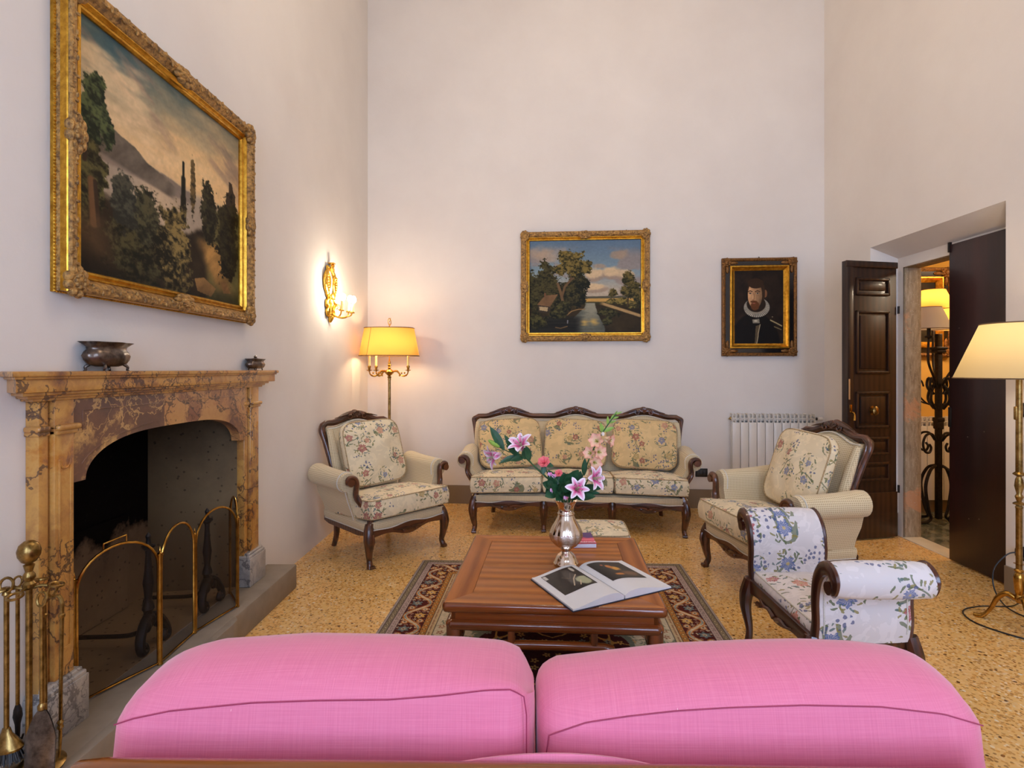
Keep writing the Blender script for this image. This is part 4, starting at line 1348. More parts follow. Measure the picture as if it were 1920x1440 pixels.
# large lake landscape
def paint_lake(w, h):
    N = NZ2(4); U, V = uvgrid(w, h)
    st = N.f((U-V*.55)*2.2, (V+U*.15)*7+3, 5); st2 = N.f((U-V*.5)*4+9, (V*.9-U*.3)*10, 5)
    g = V+.12*U
    img = np.ones((h, w, 3))*C(226, 184, 128)
    img = over(img, sm(.42, .0, g-(st-.5)*.5), C(92, 104, 96))
    img = over(img, sm(.25, .0, np.hypot(U-.15, V-.02)-(st2-.5)*.2)*.8, C(62, 88, 92))
    img = over(img, sm(.5, .72, st2)*sm(.55, .25, V)*.75, C(150, 124, 104))
    img = over(img, sm(.52, .75, st)*.8, C(236, 200, 150))
    img = over(img, sm(.30, .1, np.hypot(U-.95, V-.02)-(st-.5)*.3)*.55, C(96, 100, 88))
    img = over(img, sm(.35, .0, np.hypot((U-.62)*.9, (V-.36)*1.2))*.55, C(240, 200, 140))
    # lake
    img = over(img, sm(.44, .5, V), C(164, 146, 124))
    img = over(img, sm(.25, 0, np.hypot((U-.4)*1.2, V-.58))*.8, C(208, 178, 140))
    # mountains
    n = N.f(U*9, V*9, 5)
    r2 = .40+.16*np.clip(U-.1, 0, 1)+(n-.5)*.05
    img = over(img, sm(0, .01, V-r2)*sm(.63, .60, U)*sm(.54, .52, V-.0*U), C(132, 116, 100))
    r1 = .31+.36*U+(n-.5)*.06
    m1 = sm(0, .008, V-r1)*sm(.0, -.02, V-(.50+.12*U))*sm(.52, .45, U)
    sh = N.f((U+V)*14, (U-V)*5, 5)
    img = over(img, m1, C(84, 74, 62)[None, None]*(.8+.8*sh[..., None]))
    img = over(img, sm(.45, .65, V+.1*(n-.5))*sm(.75, .2, U)*0.25, C(188, 160, 128))
    # ground
    low = sm(.0, .05, V-(.70-.12*np.abs(U-.42)*2+(n-.5)*.1)+.0)
    img = over(img, low, C(40, 31, 20)[None, None]*(.7+.9*n[..., None]))
    D, L1, L2 = C(26, 24, 14), C(112, 98, 52), C(78, 78, 46)
    # ruined tower on its hill
    img = over(img, sm(0, .03, V-(.50-.25*(U-.72)+(n-.5)*.04))*sm(.70, .75, U), C(92, 84, 48)[None, None]*(.6+.8*n[..., None]))
    img = over(img, poly(U+(n-.5)*.03, V+(n-.5)*.03, [(.885, .46), (.885, .36), (.905, .35), (.91, .29), (.935, .29), (.945, .33), (.965, .35), (.97, .46)]), C(62, 48, 36))
    # path with ochre light
    img = over(img, sm(.13, .03, np.abs(U-.76-.5*(V-.72))+(n-.5)*.08)*sm(.66, .73, V)*sm(.97, .88, V), C(146, 108, 58)[None, None]*(.6+.9*sh[..., None]))
    img = tree(img, U, V, N, .74, .53, .07, .17, D, C(70, 62, 36), 3, .5, .35)
    img = tree(img, U, V, N, .90, .64, .11, .24, C(20, 18, 10), C(64, 56, 30), 5, .6, .3)
    img = tree(img, U, V, N, .62, .43, .022, .16, C(52, 44, 26), C(110, 88, 52), 6, .5, .4)
    img = stroke(img, U, V, [(.553, .34), (.553, .6)], .010, C(24, 22, 14)); img = stroke(img, U, V, [(.553, .42), (.553, .62)], .019, C(26, 24, 14)); img = stroke(img, U, V, [(.553, .52), (.553, .66)], .024, C(30, 26, 15))
    img = tree(img, U, V, N, .29, .86, .17, .26, C(22, 21, 12), C(84, 76, 44), 7, .5, .34)
    img = tree(img, U, V, N, .33, .70, .08, .15, C(30, 30, 20), C(86, 80, 52), 8, .5, .36)
    img = tree(img, U, V, N, .21, .66, .07, .12, C(40, 40, 32), C(84, 80, 62), 9, .6, .34)
    img = tree(img, U, V, N, .50, .80, .12, .26, C(24, 22, 12), C(138, 116, 66), 10, .5, .42, (.5, -.4))
    img = tree(img, U, V, N, .05, .62, .09, .22, C(34, 31, 18), C(104, 96, 52), 11, .5, .36)
    # tall tree at the left edge
    img = stroke(img, U, V, [(.03, .56), (.045, .44), (.07, .34), (.085, .27)], .012, C(56, 42, 28))
    for i, (x, y, a, b) in enumerate(((.02, .42, .07, .09), (.085, .27, .05, .07), (.055, .33, .07, .06), (.10, .36, .05, .05), (.12, .42, .04, .05), (.03, .36, .04, .05))):
        img = tree(img, U, V, N, x, y, a, b, C(30, 36, 22), C(94, 102, 60), 20+i, .9, .36)
    img = stroke(img, U, V, [(.06, .63), (.07, .8)], .022, C(112, 80, 50)); img = stroke(img, U, V, [(.075, .63), (.09, .8)], .012, C(58, 42, 28))
    img = over(img, sm(.12, .02, np.abs(V-.84-.35*(U-.08))+(n-.5)*.1)*sm(.22, .06, U)*.55, C(108, 78, 48))
    # rocks bottom right
    img = over(img, poly(U+(n-.5)*.03, V, [(.63, .91), (.70, .89), (.80, .935), (.76, .985), (.66, .97)]), C(150, 112, 66)[None, None]*(.7+.6*sh[..., None]))
    img = over(img, poly(U+(n-.5)*.03, V, [(.84, .89), (.88, .88), (.93, .94), (.86, .95)]), C(150, 108, 62)[None, None]*(.6+.7*sh[..., None]))
    img = img*(1-.35*sm(.9, 1.0, V)[..., None])
    return img*(.94+.12*N.f(U*60, V*60, 3)[..., None])

def paint_river(w, h):
    N = NZ2(9); U, V = uvgrid(w, h)
    n = N.f(U*9, V*9, 5); cl = N.f(U*3.2+2, V*5.5+1, 5); c2 = N.f(U*5+7, V*8, 5)
    img = np.ones((h, w, 3))*C(128, 148, 156)
    img = over(img, sm(.4, 0, V), C(96, 118, 138))
    img = over(img, sm(.30, .6, V), C(184, 168, 146))
    img = over(img, sm(.50, .62, cl)*sm(.02, .2, V)*.75, C(150, 132, 122))
    img = over(img, sm(.20, .05, np.hypot((U-.14)*.9, (V-.14)*1.6)-(n-.5)*.16)*.9, C(176, 152, 128))
    for x, y, a, b in ((.80, .16, .09, .05), (.64, .28, .06, .03)):
        img = over(img, sm(1.2, .5, np.hypot((U-x)/a, (V-y)/b)-(n-.5)*1.6)*.8, C(166, 142, 118))
    for x, y, a, b in ((.60, .38, .10, .06), (.75, .37, .09, .06), (.88, .40, .10, .05), (.62, .53, .13, .04)):
        d = np.hypot((U-x)/a, (V-y)/b)-(n-.5)*1.3
        img = over(img, sm(1.1, .7, d)*.85, C(160, 138, 118)); img = over(img, sm(1.0, .4, np.hypot((U-x+.01)/a, (V-y+.025)/b)-(n-.5)*1.5)*.9, C(214, 186, 144))
    # far shore and field
    img = over(img, sm(0, .008, V-.605-(n-.5)*.02), C(84, 80, 64))
    img = over(img, poly(U, V, [(.725, .61), (.728, .57), (.731, .61)]), C(92, 84, 74))
    img = over(img, sm(0, .006, V-.63), C(196, 152, 80))
    img = over(img, sm(0, .01, V-.665-(n-.5)*.01), C(64, 60, 32))
    low = sm(0, .03, V-.68-(n-.5)*.04)
    img = over(img, low, C(52, 42, 24)[None, None]*(.6+.9*n[..., None]))
    # river with sky light
    lft = .50-.10*sm(.68, 1.0, V)-.05*sm(.7, .85, V); rgt = .60+.10*sm(.7, 1.0, V)+.04*sin(3)*0
    wv = N.f(U*6, V*60, 4)
    rv = sm(0, .012, U-lft-(n-.5)*.05)*sm(0, -.012, U-rgt-(n-.5)*.05)*sm(.675, .69, V)
    img = over(img, rv, C(86, 88, 78)[None, None]*(.75+.5*wv[..., None]))
    img = over(img, rv*sm(.12, .02, np.abs(U-.56)+(wv-.5)*.12)*sm(1.05, .7, V), C(150, 146, 124))
    img = over(img, rv*sm(.05, .0, np.hypot((U-.50)*.8, V-.9)+(wv-.5)*.06), C(206, 168, 88)); img = over(img, rv*sm(.045, .0, np.hypot((U-.58)*.8, V-.89)+(wv-.5)*.06), C(206, 168, 88))
    # dark pond to the left
    img = over(img, sm(.80, .86, V+(wv-.5)*.06)*sm(.5, .4, U), C(34, 32, 26)[None, None]*(.7+.6*wv[..., None]))
    # right bank with its path
    img = over(img, sm(.022, .008, np.abs(V-(.69+.40*np.clip(U-.66, 0, 1)))+(n-.5)*.012)*sm(.62, .68, U), C(178, 144, 94))
    G, L = C(32, 34, 18), C(108, 96, 48)
    for i, (x, y, a, b) in enumerate(((.74, .665, .05, .03), (.83, .67, .06, .04), (.92, .70, .06, .05))): img = tree(img, U, V, N, x, y, a, b, C(44, 42, 20), C(140, 120, 60), 30+i, .4, .5)
    img = stroke(img, U, V, [(.885, .72), (.89, .6), (.90, .5)], .008, C(70, 54, 34))
    for i, (x, y, a, b) in enumerate(((.90, .44, .055, .09), (.93, .53, .075, .08), (.86, .55, .05, .06), (.76, .58, .045, .06), (.98, .62, .05, .10))): img = tree(img, U, V, N, x, y, a, b, C(38, 38, 20), C(112, 96, 48), 40+i, .7, .42)
    # left wood and big oak
    for i, (x, y, a, b) in enumerate(((.04, .55, .09, .22), (.15, .42, .10, .20), (.10, .62, .14, .2), (.22, .6, .12, .2), (.40, .58, .12, .18), (.44, .46, .09, .10))): img = tree(img, U, V, N, x, y, a, b, C(28, 28, 16), C(80, 72, 38), 50+i, .55, .36)
    img = stroke(img, U, V, [(.30, .66), (.28, .56), (.255, .47)], .016, C(112, 86, 56)); img = stroke(img, U, V, [(.29, .62), (.32, .5), (.38, .42), (.43, .38)], .014, C(104, 80, 52)); img = stroke(img, U, V, [(.37, .43), (.385, .33)], .009, C(90, 68, 46))
    for i, (x, y, a, b) in enumerate(((.32, .16, .06, .06), (.43, .17, .09, .07), (.35, .26, .09, .08), (.47, .27, .10, .09), (.40, .33, .10, .07), (.52, .32, .05, .06), (.28, .33, .05, .07))): img = tree(img, U, V, N, x, y, a, b, C(36, 36, 18), C(128, 108, 52), 60+i, .8, .46)
    # cottage
    img = over(img, poly(U, V, [(.07, .69), (.19, .70), (.185, .79), (.08, .78)]), C(60, 50, 38)); img = over(img, poly(U, V, [(.085, .715), (.165, .725), (.16, .77), (.09, .755)]), C(172, 150, 112))
    img = over(img, poly(U, V, [(.065, .695), (.14, .595), (.255, .585), (.185, .72)]), C(112, 84, 56)[None, None]*(.6+.8*n[..., None])); img = over(img, poly(U, V, [(.13, .60), (.133, .57), (.145, .57), (.147, .60)]), C(120, 78, 52))
    img = stroke(img, U, V, [(.34, .81), (.38, .77), (.44, .75), (.5, .748)], .006, C(150, 116, 72))
    for i, (x, y, a, b) in enumerate(((.08, .88, .12, .08), (.30, .72, .08, .06), (.25, .80, .1, .05), (.72, .79, .10, .05), (.70, .88, .06, .05))): img = tree(img, U, V, N, x, y, a, b, C(28, 28, 16), C(88, 82, 42), 80+i, .6, .36)
    img = stroke(img, U, V, [(.235, .945), (.28, .955), (.34, .935)], .006, C(110, 88, 54)); img = stroke(img, U, V, [(.345, .87), (.343, .90)], .006, C(120, 120, 120))
    return img*(.94+.12*N.f(U*60, V*60, 3)[..., None])

def paint_man(w, h):
    N = NZ2(21); U, V = uvgrid(w, h)
    n = N.f(U*7, V*9, 5)
    img = np.ones((h, w, 3))*C(38, 28, 20)*(.7+.7*n[..., None])
    E = lambda x, y, a, b: np.hypot((U-x)/a, (V-y)/b)
    # shoulders and dark armour
    img = over(img, sm(1.03, .97, E(.42, 1.05, .52, .47)), C(24, 19, 15)); 
    img = over(img, poly(U, V, [(.42, 1.0), (.44, .76), (.53, .74), (.50, .88), (.47, 1.0)]), C(92, 78, 56)); img = stroke(img, U, V, [(.53, .74), (.49, .86), (.49, .9), (.46, 1.0)], .008, C(186, 168, 132))
    img = stroke(img, U, V, [(.74, .68), (.86, .72), (.97, .76)], .012, C(170, 150, 104)); img = stroke(img, U, V, [(.82, .77), (.96, .81)], .010, C(120, 104, 70)); img = over(img, sm(1, .2, E(.78, .635, .02, .012)), C(150, 130, 100))
    img = over(img, poly(U, V, [(.37, .67), (.51, .66), (.52, .72), (.38, .72)]), C(130, 122, 104)); img = over(img, sm(1, .3, E(.44, .69, .06, .02)), C(200, 190, 166))
    # neck, ruff
    img = over(img, sm(1.02, .97, E(.46, .505, .265, .135)), C(150, 138, 118))
    an = np.arctan2((V-.49)/.13, (U-.46)/.26)
    fl = .5+.5*np.sin(an*44)
    ring = sm(.66, .72, E(.455, .49, .262, .14))*sm(1.02, .97, E(.46, .505, .265, .135))
    img = over(img, ring, C(214, 202, 178)[None, None]*(.42+.58*fl[..., None])*(.75+.5*n[..., None]))
    img = over(img, sm(1.0, .9, E(.45, .46, .205, .115)), C(44, 32, 22))
    # hair, head
    img = over(img, sm(1.04, .97, E(.44, .27, .175, .17)), C(52, 35, 22))
    img = over(img, sm(1.0, .9, E(.635, .315, .04, .055)), C(128, 86, 56))
    face = sm(1.02, .95, E(.425, .335, .150, .188))
    sh = np.clip(.78-(U-.40)*1.9+(.5-np.abs(V-.3))*.35, .42, 1.12)+(N.f(U*9, V*9, 3)-.5)*.2
    img = over(img, face, C(196, 148, 104)[None, None]*sh[..., None])
    img = over(img, sm(1.0, .85, E(.44, .175, .17, .075)-(n-.5)*.3), C(56, 38, 24))
    img = over(img, sm(1.0, .7, E(.60, .30, .035, .12)), C(60, 42, 27))
    # beard and moustache
    img = over(img, sm(1.05, .8, E(.43, .480, .095, .062)+(n-.5)*.45), C(104, 62, 34)); img = over(img, sm(1.0, .7, E(.40, .425, .085, .018)), C(96, 56, 30)); img = over(img, sm(1.0, .6, E(.40, .447, .04, .010)), C(150, 84, 64))
    # brows, eyes, nose
    for x, q in ((.325, .9), (.475, 1)):
        img = stroke(img, U, V, [(x-.05*q, .288), (x, .275), (x+.05*q, .286)], .008, C(50, 33, 22))
        img = over(img, sm(1.0, .6, E(x, .312, .035*q, .013)), C(188, 168, 140)); img = over(img, sm(1.0, .6, E(x+.002, .312, .015, .012)), C(30, 22, 18)); img = stroke(img, U, V, [(x-.04*q, .306), (x, .300), (x+.04*q, .308)], .004, C(44, 28, 20))
    img = over(img, sm(1.0, .3, E(.385, .36, .016, .06))*.7, C(226, 180, 132)); img = stroke(img, U, V, [(.40, .30), (.405, .37), (.40, .40)], .007, C(112, 74, 48)); img = over(img, sm(1.0, .4, E(.385, .402, .032, .012)), C(160, 108, 76))
    return img*(.92+.16*N.f(U*50, V*50, 3)[..., None])
M['canvas'] = vcol('oil_painting', .5, .12, .1)

# ------------------------------------------------------------------ picture frames; local x = width, z = up, -y = out of the wall
def ring_profile(mb, w, h, prof):
    """prof: list of (inward offset, depth out of the wall) swept round a w x h rectangle with mitres"""
    rings = []
    for sx, sz in ((-1, -1), (1, -1), (1, 1), (-1, 1)):
        rings.append([Vector((sx*(w/2-a), -d, sz*(h/2-a))) for a, d in prof])
    n = len(prof); vs = [p for r in rings for p in r]; fs = []
    for i in range(4):
        j = (i+1) % 4
        for k in range(n-1):
            fs.append((i*n+k, i*n+k+1, j*n+k+1, j*n+k))
    mb.add(vs, fs)
    return mb
def cartouche(mb, c, sx, sz, d, seed, corner=None):
    c = Vector(c); rd = random.Random(seed)
    mb.ball(c, (sx*.62, d, sz*.62), 14, 8)
    m = 9
    for i in range(m):
        a = 2*pi*i/m
        mb.ball(c+Vector((sx*.62*cos(a), .0, sz*.62*sin(a))), (sx*.30, d*.8, sz*.30), 8, 6)
        mb.ball(c+Vector((sx*.32*cos(a+.3), -d*.75, sz*.32*sin(a+.3))), (sx*.13, d*.35, sz*.13), 6, 5)
def picture(label, loc, rz, cw, ch, fw, fd, img, style, hooks):
    r = thing('framed_painting', label, 'painting', loc, rz, 'oil paintings')
    W, Hh = cw+2*fw, ch+2*fw
    if style == 'swept':
        mb = ring_profile(MB(), W, Hh, [(0, 0), (0, fd*.84), (fw*.02, fd*.92), (fw*.08, fd*.98), (fw*.16, fd), (fw*.3, fd*.97), (fw*.46, fd*.82), (fw*.56, fd*.66), (fw*.6, fd*.62)])
        f = mb.build('frame', M['gilt_old'], r, 25)
        mb = ring_profile(MB(), W-1.2*fw, Hh-1.2*fw, [(0, fd*.62), (fw*.03, fd*.68), (fw*.08, fd*.68), (fw*.12, fd*.55), (fw*.2, fd*.45), (fw*.25, fd*.5), (fw*.34, fd*.5), (fw*.40, fd*.34), (fw*.40, fd*.2)])
        mb.build('inner_moulding', M['gilt'], f, 25)
        # smooth gilded outer side with beaded edge
        mb = ring_profile(MB(), W+.001, Hh+.001, [(-.003, .0), (-.003, fd*.16), (0, fd*.2), (.001, fd*.3), (.0, fd*.6), (-.002, fd*.80), (0, fd*.86)])
        for sx in (-1, 1):
            for k in range(int(Hh/.012)): mb.ball((sx*(W/2+.002), -fd*.22, -Hh/2+.006+k*.012), .0042, 5, 4)
        for sz in (-1, 1):
            for k in range(int(W/.012)): mb.ball((-W/2+.006+k*.012, -fd*.22, sz*(Hh/2+.002)), .0042, 5, 4)
        mb.build('gilt_side', M['gilt'], f, 25)
        # carved leafage along the crown of the moulding
        mb = MB(); rd = random.Random(5)
        def run(horizontal, sgn):
            L = W if horizontal else Hh
            k = int(L/.021)
            for i in range(k):
                t = -L/2+L*(i+.5)/k
                a = fw*(.22+.12*sin(i*1.9)); y = -fd*.97
                p = Vector((t, y, sgn*(Hh/2-a))) if horizontal else Vector((sgn*(W/2-a), y, t))
                mb.ball(p, (.011, .006, .006) if (i % 2) ^ (not horizontal) else (.006, .006, .011), 6, 4)
        for s in (-1, 1): run(True, s); run(False, s)
        mb.build('carved_leafage', M['gilt_old'], f, 40)
        q = fw
        for sx in (-1, 1):
            for sz in (-1, 1):
                mb = MB(); cartouche(mb, (sx*(W/2-q*.42), -fd*.82, sz*(Hh/2-q*.42)), q*.62, q*.75, fd*.30, 3); mb.build('corner_ornament', M['gilt_old'], f, 40)
        for sz in (-1, 1):
            mb = MB(); cartouche(mb, (0, -fd*.84, sz*(Hh/2-q*.40)), q*.95, q*.55, fd*.28, 4); mb.build('centre_ornament', M['gilt_old'], f, 40)
        for sx in (-1, 1):
            mb = MB(); cartouche(mb, (sx*(W/2-q*.40), -fd*.84, 0), q*.55, q*.95, fd*.28, 4); mb.build('centre_ornament', M['gilt_old'], f, 40)
        cd_ = fd*.22
    else:
        mb = ring_profile(MB(), W, Hh, [(0, 0), (0, fd*.8), (fw*.05, fd*.95), (fw*.14, fd), (fw*.22, fd*.9), (fw*.27, fd*.7)])
        k = int(Hh/.016)
        for sx in (-1, 1):
            for i in range(k): mb.ball((sx*(W/2-fw*.12), -fd, -Hh/2+Hh*(i+.5)/k), (.006, .004, .006), 6, 4)
        k = int(W/.016)
        for sz in (-1, 1):
            for i in range(k): mb.ball((-W/2+W*(i+.5)/k, -fd, sz*(Hh/2-fw*.12)), (.006, .004, .006), 6, 4)
        f = mb.build('frame', M['gilt_dark'], r, 25)
        ring_profile(MB(), W-.52*fw, Hh-.52*fw, [(0, fd*.6), (0, fd*.72), (fw*.38, fd*.66), (fw*.38, fd*.5)]).build('black_band', M['black_lacquer'], f, 25)
        ring_profile(MB(), W-1.2*fw, Hh-1.2*fw, [(0, fd*.5), (0, fd*.95), (fw*.05, fd*1.1), (fw*.12, fd*1.1), (fw*.2, fd*.8), (fw*.3, fd*.55), (fw*.40, fd*.4), (fw*.40, fd*.2)]).build('inner_moulding', M['gilt'], f, 25)
        for sx in (-1, 1):
            for sz in (-1, 1):
                mb = MB(); cartouche(mb, (sx*(W/2-fw*.34), -fd*.85, sz*(Hh/2-fw*.34)), fw*.42, fw*.42, fd*.32, 3)
                mb.ball((sx*(W/2-fw*.9), -fd*.8, sz*(Hh/2-fw*.4)), (fw*.35, fd*.2, fw*.14), 8, 5); mb.ball((sx*(W/2-fw*.4), -fd*.8, sz*(Hh/2-fw*.9)), (fw*.14, fd*.2, fw*.35), 8, 5)
                mb.build('corner_ornament', M['gilt_dark'], f, 40)
        cd_ = fd*.3
    colour_grid('canvas', lambda u, v: np.stack([-cw/2+cw*u, np.full(u.shape, -cd_), ch/2-ch*v], -1), img, M['canvas'], r)
    MB().ext((-W/2+.02, -cd_*.5, -Hh/2+.02), (W/2-.02, -.001, Hh/2-.02)).build('backing', M['black_plastic'], r)
    for hx_ in hooks:
        MB().tube([(hx_, -.012, Hh/2-.005), (hx_, -.008, Hh/2+.012), (hx_, -.001, Hh/2+.016)], .0025, 6).tube([(hx_+.006*cos(t), -.006, Hh/2+.008+.006*sin(t)) for t in [i*.6 for i in range(11)]], .0016, 5, closed=True).build('hook', M['iron'], r)
    return r
M['gilt_dark'] = gold('gilt_darkened', rgb(88, 58, 28), rgb(150, 102, 48), .42, .5, 70, .6)
M['black_lacquer'] = plain('black_lacquer', rgb(24, 20, 20), .18, 0, 10, .1, 0, .3)
# left wall: local x -> +Y (rz = +90 deg), -y -> +X
picture('huge gilt-framed lake landscape with cypress hanging above the fireplace', (XL, 2.408, 2.157), radians(90), 1.064, .914, .086, .068, paint_lake(340, 292), 'swept', ())
by = lambda x: yb(x)-.001
rb = math.atan(KB)
# back wall
picture('gilt-framed river landscape with big oak hanging over the sofa', (.608, yb(.608)-.001, 2.165), rb, 1.085, .905, .083, .05, paint_river(300, 250), 'swept', (-.40, .405))
picture('dark portrait of a bearded man in a white ruff, gilt and black frame', (2.263, yb(2.263)-.001, 1.945), rb, .455, .70, .12, .045, paint_man(200, 300), 'cassetta', (.005,))
# ------------------------------------------------------------------ pink sofa in the foreground
def pink_mat():
    t = NT('pink_slub_silk')
    uv = t.coord('UV')
    def slub(sc):
        mp = t.n('ShaderNodeMapping'); t.put(mp.inputs['Vector'], uv); mp.inputs['Scale'].default_value = sc
        return t.noise(mp.outputs[0], 1.0, 3, .6)[0]
    a, b = slub((9, 500, 1)), slub((500, 9, 1))
    f = t.math('ADD', t.math('MULTIPLY', a, .5), t.math('MULTIPLY', b, .5))
    c = t.ramp(f, [(.32, rgb(218, 110, 137)), (.5, rgb(226, 119, 145)), (.7, rgb(232, 131, 154))])
    fl = slub((60, 14, 1))
    c = t.mix(t.math('GREATER_THAN', fl, .76), c, rgb(250, 190, 190))
    t.bump(f, .3, .0012)
    return t.fin(c, .62, 0, None, .25, .35)
M['pink'] = pink_mat()
M['pink_seam'] = plain('pink_seam', rgb(160, 52, 84), .7, 0, 60, .1)
ps = thing('pink_sofa', 'pink upholstered sofa with polished wood back rail nearest the viewer', 'sofa', (.03, 1.12, .0105))
OP = Vector((-.03, -1.12, -.0105))
def psb(mb, nm, mat, par=None, ang=45): return mb.map(lambda p: p+OP).build(nm, mat, par or ps, ang)
mb = MB().tube([(-.648, .766, .764), (-.64, .764, .767), (-.60, .761, .769), (-.2, .758, .767), (.3, .754, .763), (.70, .750, .760), (.72, .749, .758)], [.012, .019, .0225, .0225, .0225, .0225, .016], 16)
psb(mb, 'back_rail', M['rail_wood'])
# padded back below the rail, rising softly between the cushions
def pad_top(x): return .760 + .027*max(0, 1-((x-.02)/.20)**2)**1.0 + .004*sin(x*9)
mb = MB()
rings = []
for i in range(41):
    x = -.63+1.33*i/40
    zt = pad_top(x)
    rings.append([Vector((x, y, z)) for y, z in ((.770, .40), (.768, .70), (.770, zt-.012), (.779, zt), (.790, zt-.006), (.797, zt-.03), (.800, .70), (.80, .40))])
mb.loft(rings)
psb(mb, 'back_pad', M['pink'])
psb(MB().rext((-.63, .77, .24), (.70, 1.52, .34), .012), 'seat_frame', M['rail_wood'])
for x0, x1 in ((-.62, .033), (.037, .69)):
    b, pp = cushion_mb((x1-x0)/2, .355, .075, 3, .08, .004, 5, .003, 14, .62)
    for q in (b, pp): q.map(lambda p: p+Vector(((x0+x1)/2, 1.165, .405)))
    c = psb(b, 'seat_cushion', M['pink']); psb(pp, 'piping', M['pink_seam'], c)
for s in (-1, 1):
    x = .035+s*.738
    psb(MB().tube(catmull([(x, .78, .60), (x, 1.0, .585), (x, 1.25, .565), (x+s*.005, 1.36, .55), (x, 1.385, .50), (x, 1.375, .40), (x, 1.39, .30)], 5), [.02, .022, .024, .026, .024, .02, .024], 10), 'arm', M['rail_wood'])
    for y in (.79, 1.48): psb(MB().tube([(x-s*.03, y, .30), (x-s*.03, y, .12), (x-s*.03, y+(.02 if y > 1 else -.02), 0)], [.028, .024, .017], 10).map(lambda p: p+Vector((0, 0, .016*(p.z < .05)))), 'leg', M['rail_wood'])
    psb(MB().tube([(x-s*.01, .775, .72), (x, .775, .60), (x-s*.02, .785, .28)], .022, 8), 'back_post', M['rail_wood'])
def interp(tab, x):
    xs_, ys_ = zip(*tab); return float(np.interp(x, xs_, ys_))
def pinkcush(label, x0, x1, seam, top, rot=0):
    xm = (x0+x1)/2; Lh = (x1-x0)/2
    def ring(x, e):
        # e: 1 in the middle, towards 0 at the rounded ends
        zs = interp(seam, x); zt = interp(top, x)
        yc = .935
        pts = [(.812, .52), (.812, .62), (.822, .70), (.832, zs-.05), (.838, zs-.012), (.840, zs-.002), (.843, zs+.003), (.862, zs+(zt-zs)*.55), (.890, zs+(zt-zs)*.86), (.925, zt), (.955, zt+.001), (.985, zt-.008), (1.010, zt-.03), (1.028, zt-.065), (1.035, zt-.13), (1.03, .62), (1.015, .54), (.99, .50), (.85, .50)]
        return [Vector((x, yc+(y-yc)*e, .70+(z-.70)*(1-(1-e)*.30))) for y, z in pts]
    rs = []
    for d, e in ((0, .50), (.0015, .62), (.006, .78), (.014, .90), (.026, .965)): rs.append(ring(x0+d, e) if True else None)
    n = 40
    for i in range(n+1):
        rs.append(ring(x0+.04+(x1-x0-.08)*i/n, 1))
    for d, e in ((.026, .965), (.014, .90), (.006, .78), (.0015, .62), (0, .50)): rs.append(ring(x1-d, e))
    o = MB().loft(rs).map(lambda p: p-Vector((xm, .93, .50))).build('back_cushion', M['pink'], None, 60, (xm, .93, .50))
    tag(o, label, 'cushion', 'pink back cushions')
    o.data.materials.append(M['pink'])
    sl = []
    a, b = x0+.018, x1-.018
    for i in range(61):
        x = a+(b-a)*i/60; sl.append(Vector((x, .8395, interp(seam, x)+.0005)))
    dn = [Vector((a-.004, .822, z)) for z in (.56, .70, interp(seam, a)-.025)]; dn2 = [Vector((b+.004, .822, z)) for z in (interp(seam, b)-.025, .70, .56)]
    dn[-1].y = .835; dn2[0].y = .835
    MB().tube((dn if x0 > 0 else [])+sl+([] if x0 > 0 else dn2), .0011, 5).map(lambda p: p-Vector((xm, .93, .50))).build('seam', M['pink_seam'], o)
    return o
SY = .84
def tz(py, Y): return 1.35-(py-692)*Y/1000
def txx(px, Y): return (px-981)*Y/1000
seamL = [(-.660, .784), (-.615, .799), (-.557, .811), (-.427, .824), (-.327, .8275), (-.211, .829), (-.134, .835), (-.057, .844), (-.018, .845), (.004, .832)]
topL = [(-.672, .79), (-.66, .806), (-.64, .826), (-.60, .848), (-.55, .861), (-.39, .8715), (-.24, .869), (-.11, .864), (-.04, .858), (-.005, .846), (.012, .82)]
seamR = [(.035, .770), (.044, .774), (.10, .793), (.168, .803), (.241, .811), (.321, .816), (.442, .820), (.563, .8175), (.663, .806), (.738, .784)]
topR = [(.014, .800), (.03, .818), (.06, .829), (.14, .838), (.275, .853), (.413, .859), (.505, .861), (.60, .857), (.68, .848), (.715, .832), (.735, .806), (.745, .78)]
pinkcush('left pink silk cushion propped on the nearest sofa', -.662, .019, seamL, topL)
pinkcush('right pink silk cushion propped on the nearest sofa', .022, .742, seamR, topR)

